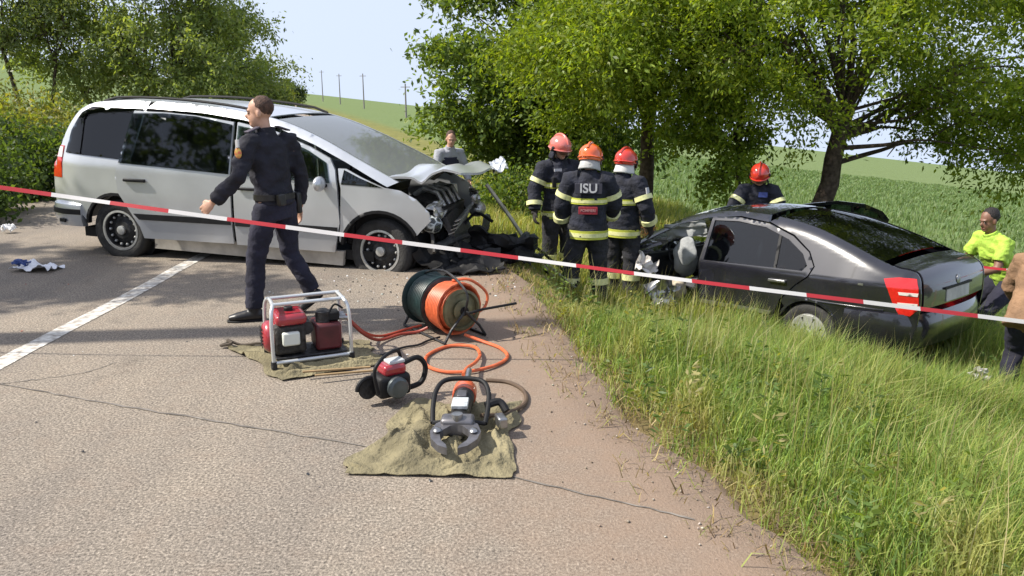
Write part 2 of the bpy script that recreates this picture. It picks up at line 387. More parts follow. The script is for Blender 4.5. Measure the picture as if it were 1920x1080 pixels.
# road -----------------------------------------------------------------------
def asphalt_mat():
    m = bpy.data.materials.new('worn_asphalt'); m.use_nodes = True; nt = m.node_tree; b = nt.nodes['Principled BSDF']
    N = nt.nodes.new; L = nt.links.new
    tc = N('ShaderNodeTexCoord')
    n1 = N('ShaderNodeTexNoise'); n1.inputs['Scale'].default_value = 78; n1.inputs['Detail'].default_value = 3; n1.inputs['Roughness'].default_value = .8
    n2 = N('ShaderNodeTexVoronoi'); n2.inputs['Scale'].default_value = 95
    n3 = N('ShaderNodeTexNoise'); n3.inputs['Scale'].default_value = .55; n3.inputs['Detail'].default_value = 6
    n4 = N('ShaderNodeTexNoise'); n4.inputs['Scale'].default_value = 7; n4.inputs['Detail'].default_value = 5
    for n in (n1, n2, n3, n4): L(tc.outputs['Object'], n.inputs['Vector'])
    r1 = N('ShaderNodeValToRGB'); e = r1.color_ramp.elements
    e[0].position = .34; e[0].color = (.085, .076, .066, 1); e[1].position = .67; e[1].color = (.49, .43, .355, 1)
    k = r1.color_ramp.elements.new(.46); k.color = (.212, .184, .150, 1)
    k = r1.color_ramp.elements.new(.56); k.color = (.305, .266, .218, 1)
    L(n1.outputs['Fac'], r1.inputs[0])
    r2 = N('ShaderNodeValToRGB'); r2.color_ramp.elements[0].color = (.55, .55, .55, 1); r2.color_ramp.elements[1].color = (1.25, 1.25, 1.25, 1)
    L(n2.outputs['Color'], r2.inputs[0])
    mu = N('ShaderNodeMix'); mu.data_type = 'RGBA'; mu.blend_type = 'MULTIPLY'; mu.inputs['Factor'].default_value = .6
    L(r1.outputs[0], mu.inputs[6]); L(r2.outputs[0], mu.inputs[7])
    r3 = N('ShaderNodeValToRGB'); r3.color_ramp.elements[0].position = .3; r3.color_ramp.elements[0].color = (.80, .80, .83, 1); r3.color_ramp.elements[1].position = .7; r3.color_ramp.elements[1].color = (1.12, 1.09, 1.05, 1)
    L(n3.outputs['Fac'], r3.inputs[0])
    mu2 = N('ShaderNodeMix'); mu2.data_type = 'RGBA'; mu2.blend_type = 'MULTIPLY'; mu2.inputs['Factor'].default_value = 1
    L(mu.outputs[2], mu2.inputs[6]); L(r3.outputs[0], mu2.inputs[7])
    # darker oil stains and a polished wheel track along the lane
    n5 = N('ShaderNodeTexNoise'); n5.inputs['Scale'].default_value = 1.7; n5.inputs['Detail'].default_value = 8; n5.inputs['Roughness'].default_value = .65; L(tc.outputs['Object'], n5.inputs['Vector'])
    r5 = N('ShaderNodeValToRGB'); r5.color_ramp.elements[0].position = .60; r5.color_ramp.elements[0].color = (1, 1, 1, 1); r5.color_ramp.elements[1].position = .74; r5.color_ramp.elements[1].color = (.66, .66, .67, 1)
    L(n5.outputs['Fac'], r5.inputs[0])
    wv_ = N('ShaderNodeMapping'); wv_.inputs['Scale'].default_value = (1, .06, 1); L(tc.outputs['Object'], wv_.inputs[0])
    n6 = N('ShaderNodeTexNoise'); n6.inputs['Scale'].default_value = 1.6; n6.inputs['Detail'].default_value = 3; L(wv_.outputs[0], n6.inputs['Vector'])
    r6 = N('ShaderNodeValToRGB'); r6.color_ramp.elements[0].position = .35; r6.color_ramp.elements[0].color = (.88, .88, .89, 1); r6.color_ramp.elements[1].position = .65; r6.color_ramp.elements[1].color = (1.08, 1.07, 1.05, 1); L(n6.outputs['Fac'], r6.inputs[0])
    m5 = N('ShaderNodeMix'); m5.data_type = 'RGBA'; m5.blend_type = 'MULTIPLY'; m5.inputs['Factor'].default_value = 1; L(r5.outputs[0], m5.inputs[6]); L(r6.outputs[0], m5.inputs[7])
    m6 = N('ShaderNodeMix'); m6.data_type = 'RGBA'; m6.blend_type = 'MULTIPLY'; m6.inputs['Factor'].default_value = 1; L(mu2.outputs[2], m6.inputs[6]); L(m5.outputs[2], m6.inputs[7]); mu2 = m6
    # dust carried in from the verge along the right edge
    at = N('ShaderNodeAttribute'); at.attribute_name = 'col'
    sx = N('ShaderNodeSeparateColor'); L(at.outputs['Color'], sx.inputs[0])
    ad = N('ShaderNodeMath'); ad.operation = 'ADD'; L(sx.outputs[0], ad.inputs[0])
    sb = N('ShaderNodeMath'); sb.operation = 'MULTIPLY_ADD'; sb.inputs[1].default_value = .9; sb.inputs[2].default_value = -.45; L(n4.outputs['Fac'], sb.inputs[0]); L(sb.outputs[0], ad.inputs[1])
    cl = N('ShaderNodeClamp'); L(ad.outputs[0], cl.inputs[0])
    mc = N('ShaderNodeMath'); mc.operation = 'MULTIPLY'; mc.inputs[1].default_value = .85; L(cl.outputs[0], mc.inputs[0])
    du = N('ShaderNodeMix'); du.data_type = 'RGBA'; L(mc.outputs[0], du.inputs['Factor']); L(mu2.outputs[2], du.inputs[6]); du.inputs[7].default_value = (.25, .178, .128, 1)
    L(du.outputs[2], b.inputs['Base Color'])
    b.inputs['Roughness'].default_value = .85; b.inputs['Specular IOR Level'].default_value = .25
    bp = N('ShaderNodeBump'); bp.inputs['Strength'].default_value = .9; bp.inputs['Distance'].default_value = .008
    L(n1.outputs['Fac'], bp.inputs['Height']); L(bp.outputs[0], b.inputs['Normal'])
    return m
ry = axis_vals(-14, 420, -2, 24, .12, 1.1); nc = 24
rv = []; rc = []
for y in ry:
    a, bb = float(xleft(y)), float(xright(y))
    w = noise.noise((y * 1.3, 3.1, 0)) * .13 + noise.noise((y * 5, 9.1, 0)) * .05
    for k in range(nc + 1):
        t = k / nc; x = a + (bb + w - a) * t
        rv.append((x, y, float(zroad(y)) + .012 * (1 - abs(2 * t - 1)) * 0)); rc.append((max(0, 1.15 - (bb - x) / 1.25) if k else .6, 0, 0))
    rv.append((bb + w + .10, y, float(zroad(y)) - .07)); rc.append((1, 0, 0))
n1 = nc + 2
rf = [(j * n1 + i, j * n1 + i + 1, (j + 1) * n1 + i + 1, (j + 1) * n1 + i) for j in range(len(ry) - 1) for i in range(n1 - 1)]
road = tag(link('road', np_mesh('road', np.array(rv), np.array(rf), np.array(rc)), asphalt_mat()), kind='structure')
def paint_mat():
    m = pmat('road_paint', (.66, .64, .58), .7, var=.2, vscale=17, bump=.3, bscale=80, dark=(.27, .235, .20), detail=10)
    return m
lm = MB(); ly = list(np.arange(-6, 13.6, .25))
lv = []
for y in ly:
    x = -3.36 + .01 * math.sin(y * 2.1); zz = float(zroad(y)) + .004; e = .008 * noise.noise((y * 7, 0, 0))
    lv += [(x - .075 + e, y, zz), (x + .075 + e, y, zz)]
tag(link('centre_line', mesh_py('centre_line', lv, [(2 * i, 2 * i + 1, 2 * i + 3, 2 * i + 2) for i in range(len(ly) - 1)]), paint_mat()), kind='structure')
# sealed cracks across the lane
def crack(pts, w, seed):
    P = [Vector((*p, 0)) for p in smoothpts([Vector((*p, 0)) for p in pts], 14)] if False else [Vector(p) for p in smoothpts([(p[0], p[1], 0) for p in pts], 16)]
    vs = []
    for i, p in enumerate(P):
        t = (P[min(i + 1, len(P) - 1)] - P[max(i - 1, 0)]).normalized(); o = Vector((-t.y, t.x, 0))
        q = p + o * (.022 * noise.noise((i * .55, seed, 0)) + .012 * noise.noise((i * 1.9, seed, 5))); ww = w * (.35 + .9 * abs(noise.noise((i * .4, 2, seed))) )
        vs += [q + o * ww + Vector((0, 0, .004)), q - o * ww + Vector((0, 0, .004))]
    c = link('crack', mesh_py('crack', vs, [(2 * i, 2 * i + 1, 2 * i + 3, 2 * i + 2) for i in range(len(P) - 1)]), pmat('crack_filler', (.18, .16, .138), .9, var=.5, vscale=9), road)
crack([(-3.9, 4.95), (-3.14, 4.62), (-2.2, 4.26), (-.87, 3.78), (.0, 3.40), (.765, 3.02)], .011, 1)
crack([(-3.14, 4.62), (-2.75, 4.8), (-2.62, 5.02)], .008, 4)
crack([(-3.14, 4.62), (-3.3, 4.45), (-3.9, 4.3)], .007, 7)

# ------------------------------------------------------------------ grass and crops (stuff)
def blades(name, xy, h, w, lean, cols, mat, kind='stuff', root_dark=1.0, zoff=-.03, parent=None):
    n = len(xy); x, y = xy[:, 0], xy[:, 1]; z = zt(x, y) + zoff
    az = RNG.uniform(0, 2 * np.pi, n); ld = RNG.uniform(0, 2 * np.pi, n)
    bx, by = np.cos(az) * w / 2, np.sin(az) * w / 2
    lx, ly_ = np.cos(ld) * lean * h, np.sin(ld) * lean * h
    lx = lx + .10 * h     # breeze
    V = np.empty((n, 5, 3), np.float32)
    V[:, 0] = np.stack([x - bx, y - by, z], 1); V[:, 1] = np.stack([x + bx, y + by, z], 1)
    mx, my, mz = x + lx * .3, y + ly_ * .3, z + h * .6
    V[:, 2] = np.stack([mx + bx * .8, my + by * .8, mz], 1); V[:, 3] = np.stack([mx - bx * .8, my - by * .8, mz], 1)
    V[:, 4] = np.stack([x + lx, y + ly_, z + h * (1 - .35 * lean)], 1)
    b = (np.arange(n) * 5)[:, None]
    q = b + np.array([[0, 1, 2, 3]]); t = b + np.array([[3, 2, 4]])
    C = np.repeat(cols[:, None, :], 5, 1)
    me = np_mesh(name, V.reshape(-1, 3), [q, t], C.reshape(-1, 3))
    return link(name, me, mat, parent)
GRASS = attr_leaf('grass_blade', .5, .4, .3, (1.2, 1.15, .5))
def mixcols(n, pal, wts, jit=.25):
    pal = np.array(pal); k = RNG.choice(len(pal), n, p=np.array(wts) / sum(wts))
    return pal[k] * (1 + RNG.uniform(-jit, jit, (n, 1))) * (1 + RNG.uniform(-.06, .06, (n, 3)))
def patch_noise(x, y, f=1.1, s=0.):
    return np.array([noise.noise((a * f + s, b * f, s)) for a, b in zip(x, y)])
CAR_O = (3.70, 8.40); CAR_A = R(130)
def in_car(x, y, m=.0):
    dx, dy = x - CAR_O[0], y - CAR_O[1]; c, s = math.cos(CAR_A), math.sin(CAR_A)
    lx, ly_ = dx * c + dy * s, -dx * s + dy * c
    return (lx > -.95 - m) & (lx < 3.0 + m) & (np.abs(ly_) < .8 + m)
def sample(n, x0, x1, y0, y1, pw=1.):
    """more samples near y0"""
    y = y0 + (y1 - y0) * RNG.uniform(0, 1, n) ** pw; x = RNG.uniform(x0, x1, n); return np.stack([x, y], 1)
PAL = [(.235, .325, .065), (.175, .272, .060), (.31, .37, .090), (.40, .38, .16), (.125, .205, .055)]
# verge beside the road, near
xy = sample(330000, -.6, 6.6, 1.4, 9.5, 1.25)
s = xy[:, 0] - xright(xy[:, 1]); pn = patch_noise(xy[:, 0], xy[:, 1], .9); pn2 = patch_noise(xy[:, 0], xy[:, 1], 2.6, 7.)
edge = -.02 + .16 * pn2 + .10 * pn
dn = np.clip((s - edge) / .55, 0, 1)
keep = (s > edge) & (RNG.uniform(0, 1, len(s)) < .12 + .88 * dn) & ~in_car(xy[:, 0], xy[:, 1]) & (RNG.uniform(0, 1, len(s)) < .75 + .5 * pn)
# only what the place in view can show
az = np.abs(xy[:, 0]) / np.maximum(xy[:, 1], .1); keep &= az < .86
xy = xy[keep]; s = s[keep]; pn = pn[keep]; pn2 = pn2[keep]
hh = (.13 + .34 * np.clip((s - .05) / 1.1, 0, 1)) * (.75 + .5 * pn + .25 * pn2) * RNG.uniform(.55, 1.25, len(s))
near_car = in_car(xy[:, 0], xy[:, 1], .9); hh = np.where(near_car, hh * .85, hh)
lowz = sstep(5.8, 7.4, xy[:, 1]) * (1 - sstep(1.5, 2.4, xy[:, 0])); hh = hh * (1 - .5 * lowz) * (1 + .28 * sstep(1.6, 2.4, xy[:, 0]) * sstep(4.2, 5.2, xy[:, 1])); hh = np.maximum(hh, .05)
cc = mixcols(len(s), PAL, (5, 4.5, 3.6, 1.1, 2.4))
dry = np.clip(.5 + 1.6 * pn2 - 1.0 * np.clip(s, 0, .9), 0, 1)[:, None] * .55; cc = cc * (1 - dry) + np.array((.46, .38, .16)) * dry
blades('verge_grass', xy, hh, RNG.uniform(.0035, .0085, len(s)), RNG.uniform(.05, .75, len(s)), cc, GRASS)
vg = bpy.data.objects['verge_grass']; tag(vg, 'long bright green roadside grass between the road and the dark car', 'grass', kind='stuff')
# dry seed stalks standing out of it
xy = sample(3600, .3, 6.4, 2.0, 9.5); s = xy[:, 0] - xright(xy[:, 1]); keep = (s > .45) & ~in_car(xy[:, 0], xy[:, 1], .05); xy = xy[keep]
tag(blades('seed_stalk_cover', xy, RNG.uniform(.35, .72, len(xy)), RNG.uniform(.003, .006, len(xy)), RNG.uniform(.05, .4, len(xy)), mixcols(len(xy), [(.40, .37, .18), (.44, .41, .22), (.32, .36, .12)], (3, 2, 3)), GRASS),
    'thin straw-coloured seed stalks standing out of the roadside grass', 'grass', kind='stuff')
# dead grass and crumbs of soil creeping over the edge of the asphalt
xy = sample(26000, -.9, 2.4, 1.6, 9.5, 1.2); s = xy[:, 0] - xright(xy[:, 1]); pn = patch_noise(xy[:, 0], xy[:, 1], 1.7, 11.); pn2 = patch_noise(xy[:, 0], xy[:, 1], 5., 4.)
keep = (s > -.34 + .30 * pn) & (s < .6) & (RNG.uniform(0, 1, len(s)) < np.clip(.55 + .9 * pn2 + s, 0, 1)); xy = xy[keep]; s = s[keep]
dg = blades('dead_grass', xy, RNG.uniform(.02, .11, len(s)), RNG.uniform(.003, .008, len(s)), RNG.uniform(.6, 2.2, len(s)), mixcols(len(s), [(.40, .32, .16), (.27, .20, .11), (.30, .33, .10), (.16, .115, .07)], (3, 3, 2, 2)), GRASS, zoff=.0)
tag(dg, 'sparse dead grass and straw along the edge of the asphalt', 'grass', kind='stuff')
n = 5200; xy = sample(n, -1.1, 2.2, 1.8, 9, 1.2); s = xy[:, 0] - xright(xy[:, 1]); keep = (s > -.8) & (s < .25) & (RNG.uniform(0, 1, n) < np.exp(np.minimum(s, 0) * 4)); xy = xy[keep]; n = len(xy)
rr = RNG.uniform(.003, .009, n); zz = np.maximum(zt(xy[:, 0], xy[:, 1]) - .03, np.where(xy[:, 0] < xright(xy[:, 1]), 0, -9))
oct_ = np.array([(1, 0, 0), (-1, 0, 0), (0, 1, 0), (0, -1, 0), (0, 0, .8), (0, 0, -.5)]); an_ = RNG.uniform(0, 6.28, n)
O = oct_[None] * rr[:, None, None] * RNG.uniform(.6, 1.4, (n, 6, 1)); Ox = O[..., 0] * np.cos(an_)[:, None] - O[..., 1] * np.sin(an_)[:, None]; Oy = O[..., 0] * np.sin(an_)[:, None] + O[..., 1] * np.cos(an_)[:, None]
GV = np.stack([Ox + xy[:, 0:1], Oy + xy[:, 1:2], O[..., 2] + zz[:, None] + .004], -1).reshape(-1, 3)
of = np.array([(0, 2, 4), (2, 1, 4), (1, 3, 4), (3, 0, 4), (2, 0, 5), (1, 2, 5), (3, 1, 5), (0, 3, 5)]); GF = ((np.arange(n) * 6)[:, None, None] + of[None]).reshape(-1, 3)
gl = link('gravel', np_mesh('gravel', GV, GF, np.repeat(mixcols(n, [(.30, .25, .20), (.20, .16, .12), (.38, .34, .29)], (3, 3, 1)), 6, 0)), attr_leaf('gravel_stone', .9, 0., .2)); tag(gl, 'loose gravel scattered along the edge of the asphalt', 'gravel', kind='stuff')
# verge farther along and behind the cars
xy = sample(150000, -12, 12, 8.5, 30, 1.5); s = xy[:, 0] - xright(xy[:, 1])
keep = (s > .1) & (s < 5.5 + .1 * xy[:, 1]) & (np.abs(xy[:, 0]) / xy[:, 1] < .75) & ~in_car(xy[:, 0], xy[:, 1]); xy = xy[keep]; s = s[keep]
pn = patch_noise(xy[:, 0], xy[:, 1], .6, 3.)
hh = np.clip(.34 + .25 * pn, .1, .8) * RNG.uniform(.6, 1.3, len(s)) * np.clip(1.15 - .1 * np.maximum(s - 3, 0), .5, 1)
cc = mixcols(len(s), [(.36, .38, .08), (.28, .33, .07), (.46, .42, .16), (.18, .25, .055)], (4, 4, 3, 2))
tag(blades('far_verge_grass', xy, hh, RNG.uniform(.008, .018, len(s)), RNG.uniform(.05, .7, len(s)), cc, GRASS),
    'tall yellowish grass along the verge behind the vehicles', 'grass', kind='stuff')
# left bank
xy = sample(60000, -16, -6.3, 4, 30, 1.3); s = xleft(xy[:, 1]) - xy[:, 0]; keep = (s > .12) & (RNG.uniform(0, 1, len(s)) < np.clip(s, .2, 1)); xy = xy[keep]; s = s[keep]
cc = mixcols(len(s), [(.33, .34, .07), (.20, .26, .055), (.42, .38, .11)], (4, 3, 2))
tag(blades('bank_grass', xy, np.clip(.2 + .25 * s, .1, .5) * RNG.uniform(.6, 1.3, len(s)), RNG.uniform(.008, .018, len(s)), RNG.uniform(.05, .6, len(s)), cc, GRASS),
    'yellowish grass on the left roadside bank below the hedge', 'grass', kind='stuff')
# the young crop on the field
xy = sample(150000, 2, 62, 9, 75, 1.5); s = xy[:, 0] - xright(xy[:, 1])
keep = (s > 5.0) & (xy[:, 0] / xy[:, 1] < .78) & ~in_car(xy[:, 0], xy[:, 1], .3); xy = xy[keep]
d = xy[:, 1]
cc = mixcols(len(xy), [(.150, .225, .085), (.135, .200, .080), (.17, .24, .095)], (4, 3, 2), .1)  # greens desaturated to stand in for haze over the field
tag(blades('crop_cover', xy, RNG.uniform(.10, .20, len(xy)) * (.8 + .02 * np.minimum(d, 30)), RNG.uniform(.012, .03, len(xy)) * (.6 + .05 * d), RNG.uniform(.1, .8, len(xy)), cc, GRASS),
    'young green crop covering the field behind the car', 'crop', kind='stuff')
# ================================================================== trees, shrubs
LEAF = attr_leaf('leaf', .45, .52, .3, (1.35, 1.3, .35))
BARK = pmat('bark', (.085, .065, .05), .9, var=.5, vscale=14, bump=.8, bscale=30, spec=.15)
def leaves_mesh(name, C, U, L, W, cols, droop=0.):
    """C centres, U unit leaf directions; lance-shaped quads of length L, width W"""
    n = len(C)
    rnd = RNG.normal(size=(n, 3)); S = np.cross(U, rnd); S /= np.linalg.norm(S, axis=1, keepdims=True) + 1e-9
    nrm = np.cross(S, U)
    # turn most blades face up
    up = np.where(nrm[:, 2:3] < 0, -1., 1.); nrm = nrm * up
    L = L[:, None]; W = W[:, None]
    V = np.empty((n, 4, 3), np.float32)
    V[:, 0] = C - U * L * .5; V[:, 1] = C + S * W * .5 + U * L * .02 + nrm * W * .12; V[:, 2] = C + U * L * .5; V[:, 3] = C - S * W * .5 + U * L * .02 + nrm * W * .12
    F = (np.arange(n) * 4)[:, None] + np.array([[0, 1, 2, 3]])
    return np_mesh(name, V.reshape(-1, 3), F, np.repeat(cols[:, None, :], 4, 1).reshape(-1, 3))
def crown_clumps(ells, n, seed, inner=.5):
    rg = np.random.default_rng(seed); out = []; vol = np.array([e[1][0] * e[1][1] * e[1][2] for e in ells]) ** .8; vol = vol / vol.sum()
    while len(out) < n:
        c, r = ells[rg.choice(len(ells), p=vol)]
        d = rg.normal(size=3); d /= np.linalg.norm(d); k = rg.uniform(inner ** 2, 1) ** .5
        out.append(np.array(c) + d * np.array(r) * k)
    return np.array(out)
def tree(name, label, base, fork, trunk_r, ells, nclump, per, rc, leaf, pal, wts, seed, group=None, limb_every=1, stems=None, cat='tree', twig_r=.012, flat=.62):
    """base point, fork point (world), ells: crown lobes relative to base; leaf=(length, width)"""
    rg = np.random.default_rng(seed); B = Vector((base[0], base[1], Z(base[0], base[1]) - .05))
    root = empty(name, B, label=label, cat=cat, group=group)
    cl = crown_clumps(ells, nclump, seed)
    mb = MB()
    stems = stems or [((0, 0, 0), tuple(Vector(fork)), trunk_r)]
    tops = []
    for a, b, r in stems:
        a = Vector(a); b = Vector(b); k = 7
        pts = [a.lerp(b, i / k) + Vector((noise.noise((i * .9, seed, a.x)), noise.noise((i * .9, seed + 5, a.y)), 0)) * .35 * r * (1.3 if 0 < i < k else 0) for i in range(k + 1)]
        rr = [r * (1.35 if i == 0 else 1.12 if i == 1 else 1 - .35 * i / k) for i in range(k + 1)]
        mb.tube(pts, rr, 10); tops.append((a, b, r))
    for i, c in enumerate(cl):
        if i % limb_every: continue
        c = Vector(c); j = min(range(len(tops)), key=lambda q: (tops[q][1].xy - c.xy).length)
        a, b, r = tops[j]; t = rg.uniform(.82, .99); s0 = a.lerp(b, t)
        if c.z < s0.z - .2: s0 = a.lerp(b, max(.55, t - .2))
        mid = s0.lerp(c, .5) + Vector((rg.normal() * .12, rg.normal() * .12, .12 + .18 * rg.random())) * (c - s0).length * .5
        pts = [Vector(p) for p in smoothpts([s0, s0.lerp(mid, .55) + Vector((rg.normal(), rg.normal(), rg.normal())) * .05, mid, c], 4)]
        r0 = r * rg.uniform(.14, .34)
        mb.tube(pts, [max(twig_r, r0 * (1 - .93 * q / (len(pts) - 1))) for q in range(len(pts))], 6)
        for _ in range(3):   # side twigs
            q = rg.integers(len(pts) // 2, len(pts)); d = Vector(rg.normal(size=3)); d.normalize()
            e = pts[q] + d * rc * rg.uniform(.5, 1.1); mb.tube([pts[q], pts[q].lerp(e, .5) + Vector((0, 0, .05)), e], [twig_r * 1.2, twig_r, twig_r * .5], 4)
    mb.build('trunk', BARK, root, smooth=60)
    n = nclump * per
    cid = np.repeat(np.arange(nclump), per); rad = rc * rg.uniform(.65, 1.35, nclump)[cid]
    off = rg.normal(size=(n, 3)) * .55; off[:, 2] *= flat
    # sprays: leaves pulled towards a few twig axes inside each clump
    axis = rg.normal(size=(nclump, 9, 3)); axis[:, :, 2] *= .6; axis /= np.linalg.norm(axis, axis=2, keepdims=True)
    aid = rg.integers(0, 9, n); ax = axis[cid, aid]; tt = rg.uniform(.1, 1.25, n)[:, None]
    spray = ax * tt + rg.normal(size=(n, 3)) * .13 - np.array([0, 0, .22]) * tt ** 2
    use = (rg.random(n) < .72)[:, None]
    C = cl[cid] + np.where(use, spray, off) * rad[:, None]
    U = np.where(use, ax * .8, 0) + rg.normal(size=(n, 3)) * .7 + np.array([0, 0, -.35]); U /= np.linalg.norm(U, axis=1, keepdims=True)
    pal = np.array(pal); k = rg.choice(len(pal), n, p=np.array(wts) / sum(wts)); ctone = rg.uniform(.8, 1.2, nclump)[cid][:, None]
    cols = pal[k] * ctone * (1 + rg.uniform(-.18, .18, (n, 1)))
    me = leaves_mesh('crown', C, U, leaf[0] * rg.uniform(.6, 1.35, n), leaf[1] * rg.uniform(.6, 1.35, n), cols)
    link('crown', me, LEAF, root)
    return root
YG = [(.165, .24, .026), (.215, .285, .034), (.125, .19, .026), (.25, .30, .05)]
DG = [(.11, .175, .042), (.15, .22, .048), (.08, .13, .038), (.20, .255, .055)]
# right-hand tree leaning behind the dark car
tree('ash_tree', 'leaning dark-trunked tree with bright crown rising behind the dark car', (4.85, 13.0), (.50, .1, 2.75), .185,
     [((.3, 0, 4.6), (3.2, 2.6, 1.5)), ((-2.6, -1.2, 4.0), (1.6, 1.5, 1.2)), ((3.6, .3, 3.1), (2.4, 2.0, 1.5)), ((-1.6, -.2, 3.0), (1.5, 1.2, .6)), ((2.2, -1.0, 2.8), (1.7, 1.2, .6)), ((5.0, .3, 2.8), (1.4, 1.5, .8)), ((0, 0, 6.3), (3., 2.6, 1.3))],
     155, 800, .70, (.095, .038), YG, (4, 4, 2, 2), 11, limb_every=5)
tree('ash_tree', 'bright yellow-green tree standing behind the three firefighters', (2.55, 15.2), (.0, .1, 2.7), .17,
     [((-.3, -.6, 4.6), (2.6, 2.2, 1.9)), ((-1.3, -.9, 3.2), (1.6, 1.5, 1.0)), ((1.3, -.3, 3.3), (1.3, 1.5, 1.1)), ((0, 0, 6.3), (2.6, 2.2, 1.2)), ((.2, -.8, 2.5), (1.1, 1.0, .6))],
     130, 780, .64, (.095, .040), YG, (4, 3, 3, 2), 12, limb_every=5)
tree('walnut_tree', 'dense dark green tree at the roadside behind the raised bonnet', (1.15, 19.6), (-.1, 0, 2.2), .22,
     [((-.5, 0, 4.2), (2.9, 2.6, 2.3)), ((-1.0, -.8, 2.4), (2.2, 1.8, 1.2)), ((.4, -.6, 1.7), (1.8, 1.6, .9)), ((-.2, 0, 6.4), (2.4, 2.4, 1.4))],
     145, 560, .66, (.14, .07), DG, (3, 3, 2.5, 1.5), 13, limb_every=3)
tree('young_tree', 'slim young tree with drooping leaves beside the fourth firefighter', (3.95, 13.9), (-.05, 0, 2.3), .06,
     [((-.3, 0, 2.6), (1.1, .9, .7)), ((-.5, 0, 3.3), (1.0, .9, .6)), ((-.2, -.2, 1.75), (.8, .7, .45))],
     26, 330, .42, (.10, .05), YG, (3, 2, 4, 1), 14, twig_r=.008)
# trees left of the road beyond the van
tree('roadside_tree', 'broad full-crowned tree beyond the roof of the silver van', (-11.2, 24.5), (.3, 0, 1.9), .16,
     [((.6, 0, 4.2), (3.2, 2.6, 2.4)), ((2.4, -.5, 3.2), (1.9, 1.8, 1.6)), ((-1.6, 0, 3.6), (2.0, 1.8, 1.7)), ((.3, 0, 6.2), (2.5, 2.2, 1.4)), ((.6, -.4, 2.1), (2.6, 1.6, .8)), ((2.6, -.4, 1.8), (1.7, 1.5, .9))],
     150, 430, .74, (.14, .055), [(.25, .32, .12), (.20, .275, .10), (.30, .35, .15), (.15, .20, .08)], (4, 3, 2, 1), 15, limb_every=2,  # leaf colours paled to stand in for haze
     stems=[((0, 0, 0), (.4, 0, 2.2), .13), ((-.5, .1, 0), (-1.9, .1, 2.4), .09), ((.4, 0, 0), (1.4, 0, 2.3), .10)])
tree('roadside_tree', 'thin open-crowned tree with slender stems at the left edge', (-13.6, 23.0), (0, 0, 2.4), .08,
     [((-.4, 0, 3.9), (1.8, 1.6, 1.5)), ((.6, 0, 3.0), (1.3, 1.2, .9)), ((-1.2, 0, 5.2), (1.6, 1.6, 1.1))],
     46, 240, .6, (.14, .055), [(.21, .27, .12), (.17, .23, .10), (.26, .30, .15)], (3, 3, 2), 16, twig_r=.012,  # haze put into these paler, greyer leaf colours
     stems=[((0, 0, 0), (-.5, 0, 2.6), .07), ((.4, .2, 0), (.9, .2, 2.3), .06), ((-.6, 0, 0), (-1.2, 0, 2.5), .05)])
tree('roadside_tree', 'dark bushy tree closing the row at the right of the left trees', (-9.6, 28.5), (0, 0, 1.0), .12,
     [((.1, 0, 2.6), (1.8, 1.7, 1.5)), ((.4, 0, 1.5), (1.6, 1.4, .9))], 54, 330, .55, (.14, .065), [(.15, .20, .08), (.12, .165, .07), (.19, .235, .09)], (3, 3, 2), 17, limb_every=2)
# tree out of the frame on the left whose trunk and branches throw the long shadows over the road
tree('roadside_tree', 'roadside tree just left of the picture shading the road', (-8.6, 6.6), (.15, .1, 3.2), .12,
     [((.6, .2, 4.1), (2.2, .55, .7)), ((-1.6, .6, 4.6), (1.6, 1.3, 1.0)), ((2.2, .1, 3.8), (1.0, .4, .4))], 36, 420, .44, (.13, .06), YG, (3, 3, 3, 1), 18)
tree('roadside_tree', 'unseen tree added behind the viewpoint left of the road for reflections in the van', (-12.6, -2.2), (.1, 0, 2.6), .2,  # unseen, added so the van's windows and paint reflect foliage
     [((0, 0, 4.6), (3.2, 3.0, 2.6)), ((0, 0, 2.6), (2.6, 2.6, 1.2))], 60, 150, .8, (.26, .12), DG, (3, 3, 2, 1), 31, limb_every=4)
tree('roadside_tree', 'unseen tree added far behind the viewpoint for reflections in the cars', (-3.2, -19), (.1, 0, 2.4), .2,  # unseen, added to give glass and paint some foliage to mirror
     [((0, 0, 4.2), (4.2, 3.0, 2.8)), ((2.5, 0, 2.6), (3.4, 2.6, 1.6)), ((-3, 0, 2.6), (3.0, 2.6, 1.6))], 80, 140, .9, (.30, .14), DG, (3, 3, 2, 1), 32, limb_every=4)
pr = empty('utility_pole', (-7.35, 5.15, Z(-7.35, 5.15)), (0, 0, R(10)), 'tall concrete pole just left of the picture', 'utility pole')
MB().tube([(0, 0, -.3), (0, 0, 3.5), (0, 0, 8.3)], [.19, .17, .12], 14).build('pole', pmat('pole_concrete', (.36, .34, .31), .9, var=.25, bump=.3), pr)
MB().lathe([(.17, 0), (.17, .05), (.12, .06)], c=(0, 0, 8.1), n=14).build('cap_ring', pmat('pole_concrete', (.36, .34, .31), .9), pr)
